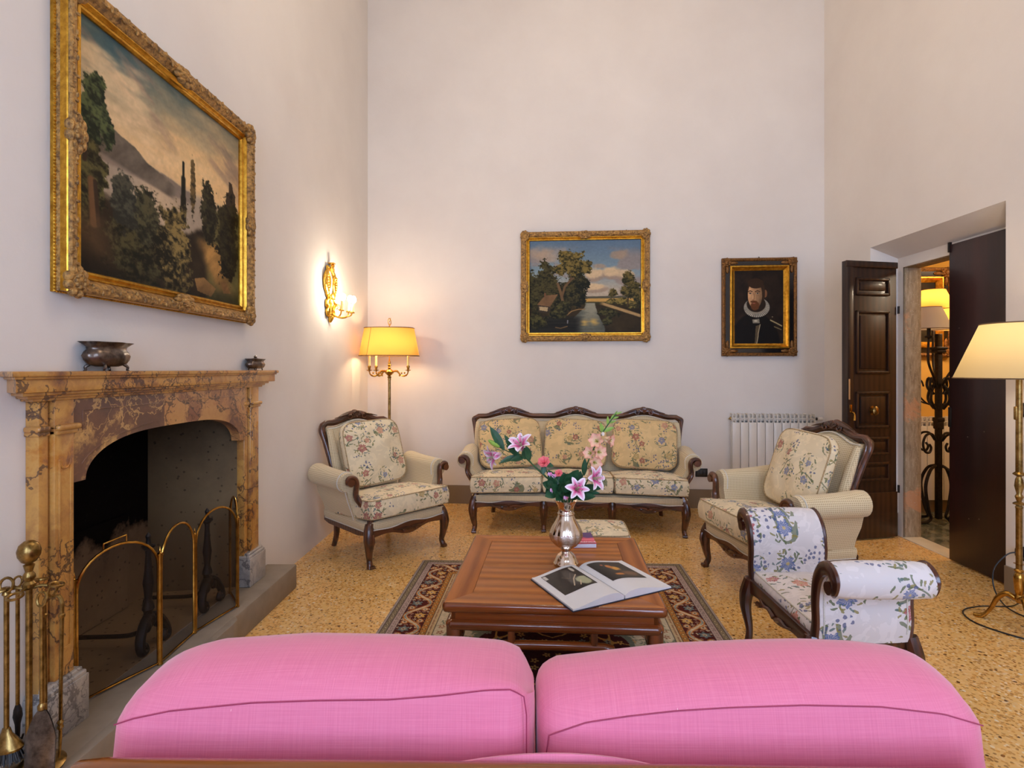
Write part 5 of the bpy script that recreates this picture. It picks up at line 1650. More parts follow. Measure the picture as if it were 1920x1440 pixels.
# ------------------------------------------------------------------ rug
def paint_rug(w, h, RW, RL):
    N = NZ2(33)
    x, y = np.meshgrid(np.linspace(-RW/2, RW/2, w), np.linspace(RL/2, -RL/2, h))
    dx, dy = RW/2-np.abs(x), RL/2-np.abs(y)
    d = np.minimum(dx, dy)
    s = np.where(dx < dy, y, x)           # run along the edge
    img = np.ones((h, w, 3))*C(168, 152, 142)
    def band(a, b): return ((d >= a) & (d < b)).astype(float)
    def line(a, wd=.003): return (np.abs(d-a) < wd).astype(float)
    DK, BR, CR, GY, OR, TE, PK = C(58, 40, 44), C(84, 34, 28), C(206, 184, 150), C(132, 126, 112), C(186, 116, 56), C(120, 134, 130), C(178, 140, 118)
    nz = N.f(x*60, y*60, 3)
    # guard bands
    img = over(img, band(.022, .052), C(140, 124, 98))
    p = .036; q = ((s % p)/p-.5); r = np.hypot(q*p, d-.037)
    img = over(img, band(.022, .052)*(r < .010), C(96, 78, 60)); img = over(img, band(.022, .052)*(r < .006), C(186, 166, 132))
    img = over(img, band(.055, .090), C(176, 152, 140))
    p = .024; q = ((s % p)/p-.5); r = np.hypot(q*p, d-.072-.005*np.cos(2*pi*s/.048))
    img = over(img, band(.055, .09)*(r < .0075), C(110, 84, 84)); img = over(img, band(.055, .09)*(r < .004), C(196, 176, 160))
    # main border
    m = band(.090, .222)
    t = (d-.090)/.132
    img = over(img, m, C(86, 36, 30)[None, None]*(.85+.3*nz[..., None]))
    P = .30
    ph = 2*pi*s/P
    def at(so, to, rs): 
        u = ((s-so+P/2) % P)-P/2
        return np.hypot(u, (t-to)*.132)/rs
    # scattered blossoms
    g = .030; cx, cy = np.floor(s/g), np.floor(d/g)
    hsh = np.modf(np.abs(np.sin(cx*12.9898+cy*78.233)*43758.5453))[0]; h2 = np.modf(np.abs(np.sin(cx*39.3+cy*11.1)*24634.63))[0]
    rr = np.hypot(s-(cx+.5+(hsh-.5)*.3)*g, d-(cy+.5+(h2-.5)*.3)*g)
    ang = np.arctan2(s-(cx+.5)*g, d-(cy+.5)*g)
    pet = rr < .0115*(.75+.25*np.cos(5*ang+hsh*6))
    colr = np.where((h2 < .35)[..., None], CR, np.where((h2 < .7)[..., None], PK, TE))
    img = over(img, m*pet*(hsh > .12), colr); img = over(img, m*(rr < .004)*(hsh > .12), C(120, 60, 44))
    # winged arabesques
    wv = .5+.40*np.cos(ph)
    for off, wd, col in ((0, .10, OR), (0, .052, CR)):
        img = over(img, m*(np.abs(t-wv) < wd*(.7+.9*np.abs(np.sin(ph)))), col)
    img = over(img, m*(np.abs(t-wv) < .03)*(np.abs(np.sin(ph)) < .75), TE)
    for so, to, col in ((0, .32, C(112, 118, 116)), (P/2, .70, C(206, 158, 88))):
        r = at(so, to, .036); a = np.arctan2((t-to)*.132, ((s-so+P/2) % P)-P/2)
        k = .8+.2*np.cos(6*a)
        img = over(img, m*(r < k*1.1), C(60, 26, 24)); img = over(img, m*(r < k*.92), col); img = over(img, m*(r < k*.35), CR); img = over(img, m*(r < .16), BR)
    for so, to in ((P*.25, .22), (P*.75, .80), (P*.30, .82), (P*.80, .2)):
        r = at(so, to, .020); img = over(img, m*(r < 1), OR); img = over(img, m*(r < .65), CR); img = over(img, m*(r < .3), BR)
    # inner guards
    img = over(img, band(.222, .258), C(184, 122, 60))
    p = .040; q = ((s % p)/p-.5); r = np.hypot(q*p, (d-.240)*.9)
    img = over(img, band(.225, .256)*(r < .011), C(96, 70, 42)); img = over(img, band(.225, .256)*(r < .007), C(206, 160, 96))
    img = over(img, band(.258, .292), C(200, 172, 130)); p = .014
    img = over(img, (np.abs(d-.274) < .005)*(((s % p)/p) < .6), C(130, 74, 52))
    # field
    f = (d >= .292).astype(float)
    img = over(img, f, C(204, 186, 154)[None, None]*(.94+.12*nz[..., None]))
    X, Y = np.abs(x), np.abs(y)
    v1 = N.f(X*7+3, Y*7+5, 2); vine = np.abs(v1-.5) < .018
    img = over(img, f*vine, C(116, 112, 86))
    g = .06; cx, cy = np.floor(X/g), np.floor(Y/g)
    hsh = np.modf(np.abs(np.sin(cx*7.13+cy*31.7)*4375.85))[0]; h2 = np.modf(np.abs(np.sin(cx*19.3+cy*71.1)*2463.3))[0]
    ux, uy = X-(cx+.5+(hsh-.5)*.4)*g, Y-(cy+.5+(h2-.5)*.4)*g
    rr = np.hypot(ux, uy); a = np.arctan2(uy, ux)
    k = .020*(.72+.28*np.cos(5*a+h2*6))
    img = over(img, f*(rr < k)*(hsh > .35), np.where((h2 < .4)[..., None], C(110, 116, 96), np.where((h2 < .7)[..., None], C(150, 96, 70), C(186, 140, 84))))
    img = over(img, f*(rr < k*.4)*(hsh > .35), CR)
    sc = N.f(X*5+11, Y*5+2, 2); img = over(img, f*(np.abs(sc-.52) < .03)*(np.hypot(X/.5, Y/.85) > .75), C(122, 124, 100))
    # dark centre medallion with gold strapwork
    e = np.hypot(X/.46, Y/.78)+.05*np.cos(10*np.arctan2(Y/.78, X/.46))
    med = (e < .80).astype(float)*f
    img = over(img, (e < .86)*f, C(118, 118, 98)); img = over(img, med, C(66, 26, 24)[None, None]*(.8+.4*nz[..., None]))
    gold_ = np.abs(N.f(X*9+31, Y*9+17, 2)-.5) < .028
    img = over(img, med*gold_, C(190, 138, 70))
    img = over(img, med*(rr < k)*(hsh > .25), np.where((h2 < .5)[..., None], C(196, 146, 76), C(128, 128, 110))); img = over(img, med*(rr < k*.4)*(hsh > .25), C(80, 34, 28))
    for a_ in (.0235, .053, .0905, .222, .258, .291): img = over(img, line(a_, .0022), DK)
    return img*(.90+.2*N.f(x*140, y*140, 2)[..., None])
RW, RL = 1.80, 2.60
def rugpos(u, v):
    xx = -RW/2+RW*u; yy = RL/2-RL*v
    e = np.minimum(np.minimum(u, 1-u)*RW, np.minimum(v, 1-v)*RL)
    return np.stack([xx, yy, .001+.009*np.clip(e/.012, 0, 1)], -1)
M['rug'] = vcol('woven_rug', .95, .1, .35)
rg = colour_grid('patterned_rug', rugpos, paint_rug(420, 600, RW, RL), M['rug'])
rg.location = (.135, 2.42, 0); rg.rotation_euler = (0, 0, radians(-2.5))
tag(rg, 'oriental rug with dark red border and beige field under the coffee table', 'rug')

# ------------------------------------------------------------------ vase and flowers
VX, VY, VZ = .204, 2.545, .4205
va = thing('silver_vase', 'tall lobed silver vase holding flowers on the coffee table', 'vase', (VX, VY, VZ))
def lob(a, z):
    k = max(0, 1-abs(z-.130)/.085)
    rim = max(0, (z-.285)/.022)
    return 1+.045*(abs(cos(5*a))-.5)*k*2+.05*cos(10*a)*rim
prof = [(.0, .0), (.058, .0), (.061, .004), (.060, .010), (.055, .014), (.050, .030), (.038, .048), (.026, .056), (.022, .062), (.022, .070), (.030, .078), (.052, .092), (.070, .112), (.078, .134), (.076, .155), (.066, .180), (.051, .205), (.041, .225), (.0375, .236), (.041, .239), (.0405, .244), (.036, .248), (.0355, .262), (.040, .280), (.050, .298), (.057, .306), (.055, .306), (.045, .292), (.034, .268), (.033, .25), (.06, .15), (0, .08)]
MB().lathe(prof, 100, lob=lob).build('vase_body', M['silver'], va, 60)
mb = MB()
for i in range(5):
    a = 2*pi*i/5-1.2
    for s in (-1, 1): mb.tube([(.0355*cos(a+s*(.12+.1*cos(t))), .0355*sin(a+s*(.12+.1*cos(t))), .268+.012*sin(t)) for t in [k_*.5 for k_ in range(12)]], .002, 5)
mb.build('neck_scrolls', M['silver'], va)

class CMB(MB):
    def __init__(s): super().__init__(); s.c = []
    def pad(s, col): s.c += [col]*(len(s.v)-len(s.c)); return s
    def cbuild(s, nm, par, mat=None):
        s.pad((.3, .4, .2)); cols = list(s.c)
        o = s.build(nm, mat or M['petal'], par, 70)
        ca = o.data.color_attributes.new('Col', 'FLOAT_COLOR', 'POINT')
        a = np.array([lin(c)+(1,) for c in cols], np.float32)
        ca.data.foreach_set('color', a.ravel())
        return o
M['petal'] = vcol('silk_petal', .55, .3)
def petal(mb, base, axis, rad, L, W, opn, recurve, cols, n=9, m=7, cup=.25, wav=0.0):
    """petal from base along axis, opening towards rad; cols(t, s) -> rgb"""
    base, axis, rad = Vector(base), Vector(axis).normalized(), Vector(rad).normalized()
    side = axis.cross(rad).normalized()
    P = []; p = Vector(base); ang = .12
    for i in range(n):
        t = i/(n-1)
        P.append((p.copy(), ang))
        ang = .12+opn*t+recurve*t*t
        p = p+(axis*cos(ang)+rad*sin(ang))*L/(n-1)
    vs = []; fs = []; cc = []
    for i, (p, a) in enumerate(P):
        t = i/(n-1)
        w = W*(.18+.82*sin(pi*min(1, t*.94+.04))**.9) if t < .98 else W*.06
        nrm = (-axis*sin(a)+rad*cos(a))
        for j in range(m):
            s = j/(m-1)*2-1
            vs.append(p+side*w*s*.5-nrm*(cup*w*s*s*.5*(1-t*.6))+nrm*wav*W*sin(t*9+s*2)*abs(s))
            cc.append(cols(t, s))
    for i in range(n-1):
        for j in range(m-1): fs.append((i*m+j, i*m+j+1, (i+1)*m+j+1, (i+1)*m+j))
    mb.add(vs, fs); mb.c += cc
def mixc(a, b, t): return tuple(x+(y-x)*t for x, y in zip(a, b))
def lilycol(t, s):
    c = mixc((.90, .30, .56), (.98, .93, .96), min(1, abs(s)**1.3*1.05+max(0, t-.5)*1.8))
    return mixc((.86, .80, .62), c, min(1, t*4))
def gladcol(t, s): return mixc((.97, .90, .72), (.96, .66, .58), min(1, max(0, t-.25)*1.1+abs(s)**3*.4))
def rosecol(t, s): return mixc((.90, .26, .34), (.98, .52, .52), min(1, t*.9+abs(s)*.2))
def frame_of(axis):
    axis = Vector(axis).normalized(); u = axis.orthogonal().normalized(); return u, axis.cross(u)
def lily_blossom(par, base, axis, size, twist=0.0, opn=1.0):
    mb = CMB(); u, v = frame_of(axis); ax = Vector(axis).normalized(); base = Vector(base)
    for k_ in range(6):
        a = twist+2*pi*k_/6
        petal(mb, base, ax, u*cos(a)+v*sin(a), size*(1.0 if k_ % 2 else .95), size*(.42 if k_ % 2 else .34), opn, .9, lilycol, 11, 7, .3)
    o = mb.cbuild('blossom', par)
    st = CMB()
    for k_ in range(6):
        a = twist+.5+2*pi*k_/6; r = u*cos(a)+v*sin(a)
        tip = base+ax*size*.72+r*size*.22
        st.tube([base+ax*size*.1, base+ax*size*.45+r*size*.07, tip], .0011, 5); st.pad((.70, .78, .60))
        st.tube([tip+r.cross(ax)*.006, tip-r.cross(ax)*.006], [.001, .0026, .001], 6); st.pad((.10, .05, .06))
    st.tube([base, base+ax*size*.8], [.0016, .0014, .0024], 6); st.pad((.72, .80, .58))
    st.cbuild('stamens', o)
    return o
def leafm(mb, base, d, L, W, droop=.5, up=Vector((0, 0, 1))):
    d = Vector(d).normalized(); side = d.cross(Vector((.12, -.85, .5))).normalized(); nrm = side.cross(d)
    n, m = 9, 5; vs = []; fs = []
    p = Vector(base); cur = d.copy()
    for i in range(n):
        t = i/(n-1); w = W*sin(pi*min(1, .06+t*.93))**.8
        for j in range(m):
            s = j/(m-1)*2-1
            vs.append(p+side*w*s*.5+nrm*abs(s)*w*.14)
        cur = (cur-up*droop/n*(.5+t)).normalized(); p = p+cur*L/(n-1)
    for i in range(n-1):
        for j in range(m-1): fs.append((i*m+j, i*m+j+1, (i+1)*m+j+1, (i+1)*m+j))
    mb.add(vs, fs)
def leaf(par, *a, mat='leaf', **k_):
    mb = MB(); leafm(mb, *a, **k_); return mb.build('leaf', M[mat], par, 60)
def stem_thing(name, label, cat, pts, r=.003, group=None):
    root = thing(name, label, cat, pts[0], 0, group)
    o0 = Vector(pts[0])
    MB().tube(catmull([Vector(p)-o0 for p in pts], 6), r, 7).build('stem', M['stem'], root)
    return root, o0
MOUTH = Vector((VX, VY, VZ+.30)); IN = Vector((VX, VY, VZ+.17))
G = 'artificial flowers in the silver vase'
# tall lily spray leaning left
r, o = stem_thing('lily_spray', 'pink and white lily spray with green bud leaning out to the left', 'flower', [IN+Vector((.005, 0, 0)), MOUTH+Vector((-.02, -.01, 0)), (.118, 2.52, .830), (.045, 2.51, .900), (-.005, 2.50, .945), (-.070, 2.49, .965)], .0032, G)
MB().tube(catmull([Vector(q)-o for q in ((.118, 2.52, .83), (.055, 2.50, .89), (.022, 2.49, .935), (.002, 2.48, .965))], 5), .0026, 6).build('stem', M['stem'], r)
lily_blossom(r, Vector((.000, 2.478, .968))-o, (-.30, -.55, .78), .105, .55, .95)
lily_blossom(r, Vector((-.100, 2.485, .957))-o, (-.80, -.45, -.22), .102, .2, .9)
mb = MB(); M3 = look((-.05, -.012, .034))
mb.lathe([(0, 0), (.007, .006), (.0115, .026), (.0105, .045), (.006, .060), (0, .068)], 14, lob=lambda a, z: 1+.08*cos(3*a), M=M3).map(lambda p: p+Vector((-.108, 2.48, .985))-o).build('bud', M['leaf_light'], r)
MB().tube([Vector((-.07, 2.49, .965))-o, Vector((-.108, 2.48, .985))-o], .0024, 6).build('stem', M['stem'], r)
for b_, d_, L, W, dr in (((-.09, 2.485, .975), (-.5, -.1, .8), .125, .040, -.1), ((-.04, 2.49, .955), (-.42, -.2, .85), .105, .028, .1), ((-.025, 2.49, .94), (-.25, -.2, .9), .085, .024, .0), ((-.02, 2.49, .945), (-.5, -.25, .5), .085, .034, .2), ((-.01, 2.49, .935), (-.9, -.3, .15), .11, .030, .9), ((.0, 2.49, .935), (-.7, -.4, .05), .07, .03, .4), ((.03, 2.49, .925), (-.25, -.3, .95), .075, .034, .0), ((.01, 2.485, .93), (-.05, -.3, .8), .062, .036, .1)):
    leaf(r, Vector(b_)-o, d_, L, W, dr)
# open lily at the front of the vase
r, o = stem_thing('lily', 'pink and white open lily facing forward above the vase rim', 'flower', [IN+Vector((.01, -.01, 0)), MOUTH+Vector((.01, -.02, 0)), (.232, 2.49, .765), (.243, 2.478, .788)], .003, G)
lily_blossom(r, Vector((.243, 2.478, .785))-o, (.12, -.90, .42), .092, .1, 1.15)
r, o = stem_thing('lily', 'pink and white lily bending out to the right of the bouquet', 'flower', [IN+Vector((.015, .0, 0)), MOUTH+Vector((.03, -.005, 0)), (.285, 2.52, .79), (.305, 2.51, .832)], .003, G)
lily_blossom(r, Vector((.305, 2.51, .832))-o, (.62, -.66, .22), .10, .35, 1.1)
for b_, d_, L, W, dr in (((.27, 2.52, .775), (.7, -.4, .35), .11, .04, .5), ((.25, 2.54, .77), (.2, -.1, .9), .10, .046, .1)): leaf(r, Vector(b_)-o, d_, L, W, dr)
# gladiolus
r, o = stem_thing('gladiolus', 'tall peach gladiolus with pale green buds rising on the right', 'flower', [IN+Vector((0, .01, 0)), MOUTH+Vector((.02, .01, 0)), (.285, 2.555, .84), (.325, 2.56, .94), (.372, 2.56, 1.03), (.415, 2.56, 1.095), (.445, 2.555, 1.135)], .0032, G)
def floret(c, ax, size, tw):
    mb = CMB(); u, v = frame_of(ax)
    for k_ in range(6):
        a = tw+2*pi*k_/6
        petal(mb, Vector(c)-o-Vector(ax).normalized()*size*.35, ax, u*cos(a)+v*sin(a), size, size*.62, .75, .75, gladcol, 9, 7, .35, .05)
    b = mb.cbuild('floret', r)
    st = CMB(); b0 = Vector(c)-o-Vector(ax).normalized()*size*.3
    for k_ in range(3):
        a = 2.1*k_; st.tube([b0, b0+Vector(ax).normalized()*size*.6+(u*cos(a)+v*sin(a))*.006], [.0012, .002], 5); st.pad((.72, .72, .30))
    st.cbuild('stamens', b)
for c_, ax, s_, tw in (((.352, 2.545, 1.005), (-.35, -.85, .30), .068, .2), ((.405, 2.55, 1.012), (.75, -.45, -.1), .060, .5), ((.358, 2.54, .955), (.35, -.9, .1), .064, .9), ((.322, 2.545, .948), (-.55, -.75, .25), .058, .3), ((.338, 2.54, .905), (.25, -.92, .05), .062, .0), ((.325, 2.545, .865), (.3, -.9, -.1), .05, .7)):
    floret(c_, ax, s_, tw)
mb = CMB(); petal(mb, Vector((.385, 2.555, 1.03))-o, (-.3, -.2, .9), (0, -1, 0), .022, .016, .2, 0, lambda t, s: (.97, .92, .86)); mb.cbuild('bud', r)
for b_, d_, L, W in (((.382, 2.56, 1.045), (-.25, -.1, .95), .050, .022), ((.388, 2.56, 1.05), (.85, -.1, .42), .052, .020), ((.405, 2.56, 1.08), (.0, -.1, 1), .045, .014), ((.412, 2.56, 1.09), (.85, -.1, .35), .036, .012), ((.42, 2.56, 1.10), (.35, -.1, .9), .036, .011), ((.428, 2.56, 1.112), (.9, -.1, .3), .032, .010), ((.436, 2.56, 1.125), (.5, -.1, .8), .030, .009), ((.442, 2.555, 1.132), (.95, -.1, .45), .034, .009)):
    leaf(r, Vector(b_)-o, d_, L, W, .1, mat='leaf_light')
leaf(r, Vector((.29, 2.555, .84))-o, (.05, -.1, 1), .085, .028, 0)
# roses
def rose(label, pts, s):
    r, o = stem_thing('rose', label, 'flower', pts, .0028, G)
    mb = CMB(); c = Vector(pts[-1])-o; ax = Vector((-.15, -.75, .62)).normalized(); u, v = frame_of(ax)
    for ringn, (cnt, L, W, opn) in enumerate(((4, .7, .5, .15), (5, .85, .7, .55), (6, 1.0, .85, .95), (7, 1.05, .9, 1.35))):
        for k_ in range(cnt):
            a = 2*pi*k_/cnt+ringn*.7
            petal(mb, c, ax, u*cos(a)+v*sin(a), s*L, s*W, opn, .35, rosecol, 7, 7, -.35, .05)
    mb.cbuild('blossom', r)
    for k_ in range(3):
        a = 2.1*k_+.4; leaf(r, c-ax*.004, (u*cos(a)+v*sin(a))-ax*.4, .045, .028, .4)
    return r
rose('coral pink rose in the middle of the bouquet', [IN+Vector((-.008, .005, 0)), MOUTH+Vector((-.03, .0, 0)), (.125, 2.53, .83), (.100, 2.51, .900)], .046)
rose('small coral rose half hidden among the leaves', [IN+Vector((-.004, .012, 0)), MOUTH+Vector((-.015, .01, 0)), (.165, 2.545, .82), (.170, 2.53, .848)], .030)
# bleeding hearts
r, o = stem_thing('bleeding_heart', 'small pink bleeding-heart blossoms hanging low among the leaves', 'flower', [IN+Vector((0, -.012, 0)), MOUTH+Vector((-.01, -.03, 0)), (.185, 2.48, .79), (.16, 2.475, .83), (.135, 2.48, .858)], .0015, G)
for c_ in ((.196, 2.462, .757), (.134, 2.475, .788), (.124, 2.49, .860), (.143, 2.485, .853)):
    mb = CMB()
    for s in (-1, 1): mb.ball(Vector(c_)-o+Vector((s*.005, 0, 0)), (.0062, .005, .009), 8, 6); mb.pad((.93, .70, .88) if s < 0 else (.93, .55, .74))
    mb.tube([Vector(c_)-o, Vector(c_)-o-Vector((0, 0, .014))], [.002, .001], 5); mb.pad((.95, .9, .95))
    mb.cbuild('blossom', r)
# leaf sprays filling the mouth
r, o = stem_thing('leaf_spray', 'dark green leaves spreading round the rim of the vase', 'foliage', [IN, MOUTH+Vector((0, 0, 0)), (.205, 2.535, .80)], .003, G)
rd = random.Random(12)
for b_, d_, L, W, dr in (((.15, 2.52, .79), (-.55, -.5, .55), .07, .055, .4), ((.14, 2.51, .785), (-.5, -.5, -.25), .055, .045, .3), ((.15, 2.52, .80), (-.35, -.2, .85), .085, .045, .1), ((.175, 2.52, .80), (.45, -.4, .8), .085, .045, .3), ((.20, 2.51, .80), (.35, -.5, .7), .07, .04, .4), ((.22, 2.52, .81), (.4, -.3, .8), .085, .05, .2), ((.20, 2.50, .76), (.2, -.85, .25), .08, .04, .5), ((.175, 2.50, .755), (-.3, -.85, .15), .08, .045, .5), ((.245, 2.51, .745), (.85, -.4, .25), .10, .042, .3), ((.26, 2.52, .755), (.9, -.3, .35), .105, .028, .5), ((.165, 2.53, .76), (-.6, -.3, .7), .08, .04, .3), ((.23, 2.51, .75), (.5, -.7, .6), .09, .04, .3), ((.2, 2.53, .74), (0, -.6, .9), .07, .05, .2), ((.16, 2.50, .77), (-.75, -.55, .1), .075, .05, .5), ((.18, 2.50, .78), (-.1, -.7, .75), .075, .05, .4), ((.21, 2.51, .79), (.1, -.3, 1), .08, .05, .1), ((.24, 2.50, .77), (.6, -.6, .5), .08, .045, .4), ((.15, 2.53, .78), (-.75, -.2, .55), .07, .05, .3), ((.145, 2.50, .80), (-.6, -.3, .2), .06, .048, .2), ((.17, 2.49, .765), (-.5, -.3, .75), .07, .044, .2), ((.19, 2.49, .775), (.3, -.3, .8), .07, .046, .2), ((.235, 2.49, .765), (.8, -.3, .55), .085, .04, .3), ((.185, 2.515, .735), (-.4, -.6, .8), .075, .045, .2), ((.225, 2.515, .735), (.35, -.6, .8), .075, .045, .2), ((.21, 2.58, .75), (.1, .6, .8), .09, .05, .3), ((.17, 2.57, .75), (-.5, .5, .7), .09, .05, .3)):
    leaf(r, Vector(b_)-o, d_, L, W, dr)

# ------------------------------------------------------------------ open book and paperback
bk = thing('open_book', 'large open art book with dark painting plates on the table corner', 'book', (.332, 2.303, .4205), radians(26.5))
PW, PH = .243, .345
def page_z(u, side):
    """height of the page block across the half spread, u from spine to fore-edge"""
    return .010+.030*sin(pi*min(1, u*1.05+.02)**.62)*(1-u*.45)
cover = MB().rext((-PW-.004, -PH/2-.004, 0), (-.006, PH/2+.004, .0035), .001).rext((.006, -PH/2-.004, 0), (PW+.004, PH/2+.004, .0035), .001).rext((-.012, -PH/2-.004, 0), (.012, PH/2+.004, .003), .001)
cover.build('cover', plain('navy_cover', rgb(28, 32, 52), .5, 0, 20, .1), bk)
for s in (-1, 1):
    mb = MB()
    rings = []
    for i in range(19):
        u = i/18; x = s*(.003+u*(PW-.003)); z = page_z(u, s)*(1.0 if s < 0 else .92)
        rings.append([Vector((x, -PH/2, .0036)), Vector((x, -PH/2, z)), Vector((x, PH/2, z)), Vector((x, PH/2, .0036))])
    mb.loft(rings)
    pg = mb.build('page_block', M['paper'], bk, 50)
    # printed plate on the upper part of the page
    Nn = NZ2(40+s); w_, h_ = 110, 120
    U, V = uvgrid(w_, h_)
    n = Nn.f(U*6, V*6, 5)
    img = np.ones((h_, w_, 3))*C(38, 33, 29)*(.7+.7*n[..., None])
    E = lambda x, y, a, b: np.hypot((U-x)/a, (V-y)/b)
    if s < 0:
        img = over(img, sm(1.05, .6, E(.62, .45, .22, .42)+(n-.5)*.7), C(82, 76, 70)); img = over(img, sm(1, .7, E(.80, .72, .20, .24)+(n-.5)*.6), C(176, 176, 140)); img = over(img, sm(1, .6, E(.86, .16, .07, .16)+(n-.5)*.5), C(206, 198, 180))
        img = stroke(img, U, V, [(.45, .8), (.62, .55), (.78, .42)], .020, C(196, 180, 150)); img = stroke(img, U, V, [(.60, .86), (.72, .70)], .018, C(210, 190, 160)); img = stroke(img, U, V, [(.4, .35), (.55, .5), (.7, .3)], .010, C(120, 108, 88))
        img = over(img, ((np.abs(U-.06) < .05) & (np.abs(V-.12) < .09)).astype(float), C(206, 200, 190))
    else:
        img = over(img, sm(1, .4, E(.56, .42, .18, .16)+(n-.5)*.8), C(224, 160, 62)); img = over(img, sm(1, .5, E(.44, .30, .10, .12)+(n-.5)*.8), C(196, 120, 52)); img = over(img, sm(1, .5, E(.42, .76, .18, .10)+(n-.5)*.9), C(206, 128, 48)); img = over(img, sm(1, .3, E(.72, .72, .34, .22)+(n-.5)*.6)*.7, C(150, 104, 66)); img = over(img, sm(1, .5, E(.30, .2, .05, .05)), C(180, 100, 70))
    a0, a1 = (.20, .86) if s < 0 else (.10, .86)
    def pos(u, v, s=s, a0=a0, a1=a1):
        uu = (a1-(a1-a0)*u) if s < 0 else (a0+(a1-a0)*u)
        zz = np.vectorize(lambda q: page_z(q, s)*(1.0 if s < 0 else .92))(uu)+.0007
        return np.stack([s*(.003+uu*(PW-.003)), PH/2-.022-v*PH*.60, zz], -1)
    colour_grid('printed_plate', pos, img, M['print'] if 'print' in M else M.setdefault('print', vcol('printed_page', .4, .4)), pg)
# paperback lying behind the vase
pb = thing('paperback', 'small pink and purple paperback lying behind the silver vase', 'book', (.315, 2.865, .4205), radians(2))
MB().rext((-.062, -.095, .001), (.062, .095, .0205), .001).build('page_block', plain('paperback_pages', rgb(222, 226, 240), .7, 0, 300, .06), pb)
w_, h_ = 60, 90
U, V = uvgrid(w_, h_); Nn = NZ2(77); n = Nn.f(U*5, V*5, 4)
img = np.ones((h_, w_, 3))*C(226, 84, 110); img = over(img, sm(.55, .40, V+(n-.5)*.15), C(92, 60, 120)); img = over(img, sm(.56, .6, V)*sm(.7, .62, V), C(246, 140, 150)); img = over(img, ((V > .90) & (V < .97) & (U > .35) & (U < .95)).astype(float), C(112, 84, 100))
colour_grid('front_cover', lambda u, v: np.stack([-.063+.126*u, .0955-.191*v, np.full(u.shape, .0216)], -1), img, M['print'], pb)
MB().rext((-.063, -.0955, .0205), (.063, .0955, .0213), .0003).rext((-.063, -.0955, 0), (.063, .0955, .0008), .0003).build('cover_board', plain('pink_cover', rgb(206, 70, 100), .4, 0, 20, .06), pb)
tc = bpy.data.curves.new('title', 'FONT'); tc.body = 'FLORENCE'; tc.size = .027; tc.align_x = 'CENTER'; tc.extrude = .0002
tmp = bpy.data.objects.new('title', tc); COL.objects.link(tmp)
tm = bpy.data.meshes.new_from_object(tmp.evaluated_get(bpy.context.evaluated_depsgraph_get()))
bpy.data.objects.remove(tmp); bpy.data.curves.remove(tc)
to = bpy.data.objects.new('title_lettering', tm); COL.objects.link(to); to.parent = pb; to.location = (0, -.072, .0219); tm.materials.clear(); tm.materials.append(plain('white_ink', rgb(250, 236, 240), .5, 0, 5, .02))
# ------------------------------------------------------------------ floor lamp in the corner
LX, LY = -1.262, 5.03
fl = thing('floor_lamp', 'brass floor lamp with glowing yellow oval shade in the corner by the sconce', 'floor lamp', (LX, LY, 0))
MB().lathe([(.15, 0), (.152, .012), (.13, .025), (.06, .04), (.03, .06), (.022, .09), (.028, .10), (.018, .12), (0, .12)], 28).build('base', M['brass_old'], fl)
MB().lathe([(.0145, .10), (.0125, 1.245), (.017, 1.248), (.014, 1.26), (.020, 1.275), (.012, 1.285)], 20, lob=lambda a, z: 1+.10*cos(10*a)*(1 if .12 < z < 1.24 else 0)).build('pole', M['brass_old'], fl)
MB().lathe([(.012, 1.285), (.022, 1.295), (.040, 1.312), (.042, 1.325), (.030, 1.34), (.012, 1.352), (.016, 1.362), (.010, 1.372), (.018, 1.385), (.010, 1.40), (.013, 1.412), (.007, 1.43), (.004, 1.45), (.003, 1.78), (0, 1.78)], 20).build('hub', M['brass'], fl)
for a in (-.15, 2.55, 3.6):
    u = Vector((cos(a), sin(a), 0))
    mb = MB().tube(catmull([u*.035+Vector((0, 0, 1.325)), u*.075+Vector((0, 0, 1.33)), u*.11+Vector((0, 0, 1.295)), u*.145+Vector((0, 0, 1.285)), u*.175+Vector((0, 0, 1.30)), u*.185+Vector((0, 0, 1.33))], 6), [.008, .010, .007, .008, .006, .006], 8)
    for t, dz in ((.07, .012), (.10, -.01), (.12, .012), (.135, -.014), (.15, .014), (.165, -.008)):
        mb.ball(u*t+Vector((0, 0, 1.30+dz+(.02 if t < .1 else 0))), (.008, .006, .010), 7, 5)
    mb.lathe([(.006, 1.328), (.026, 1.338), (.027, 1.342), (.010, 1.345), (.013, 1.36), (.016, 1.375), (.013, 1.382), (0, 1.382)], 16, u*.185)
    ar = mb.build('arm', M['brass'], fl)
    MB().lathe([(.0105, 1.382), (.0105, 1.50), (0, 1.50)], 12, u*.185).build('candle_sleeve', M['candle'], ar)
    MB().lathe([(.006, 1.50), (.014, 1.525), (.017, 1.55), (.010, 1.58), (0, 1.595)], 12, u*.185).build('bulb', M['bulb_soft'], ar)
def oval_shade(mb, zb, zt, bx, by_, tx, ty, th=.0):
    def fn(u, v):
        a = 2*pi*u; z = zb+(zt-zb)*v
        ax_, ay = bx+(tx-bx)*v-th, by_+(ty-by_)*v-th
        c, s = cos(a), sin(a)
        p = .72
        return Vector((ax_*abs(c)**p*(1 if c > 0 else -1), ay*abs(s)**p*(1 if s > 0 else -1), z))
    return mb.grid(fn, 56, 10, cu=True)
o = oval_shade(MB(), 1.475, 1.735, .275, .185, .228, .145).build('shade', M['shade_yellow'], fl, 60)
tr_ = MB()
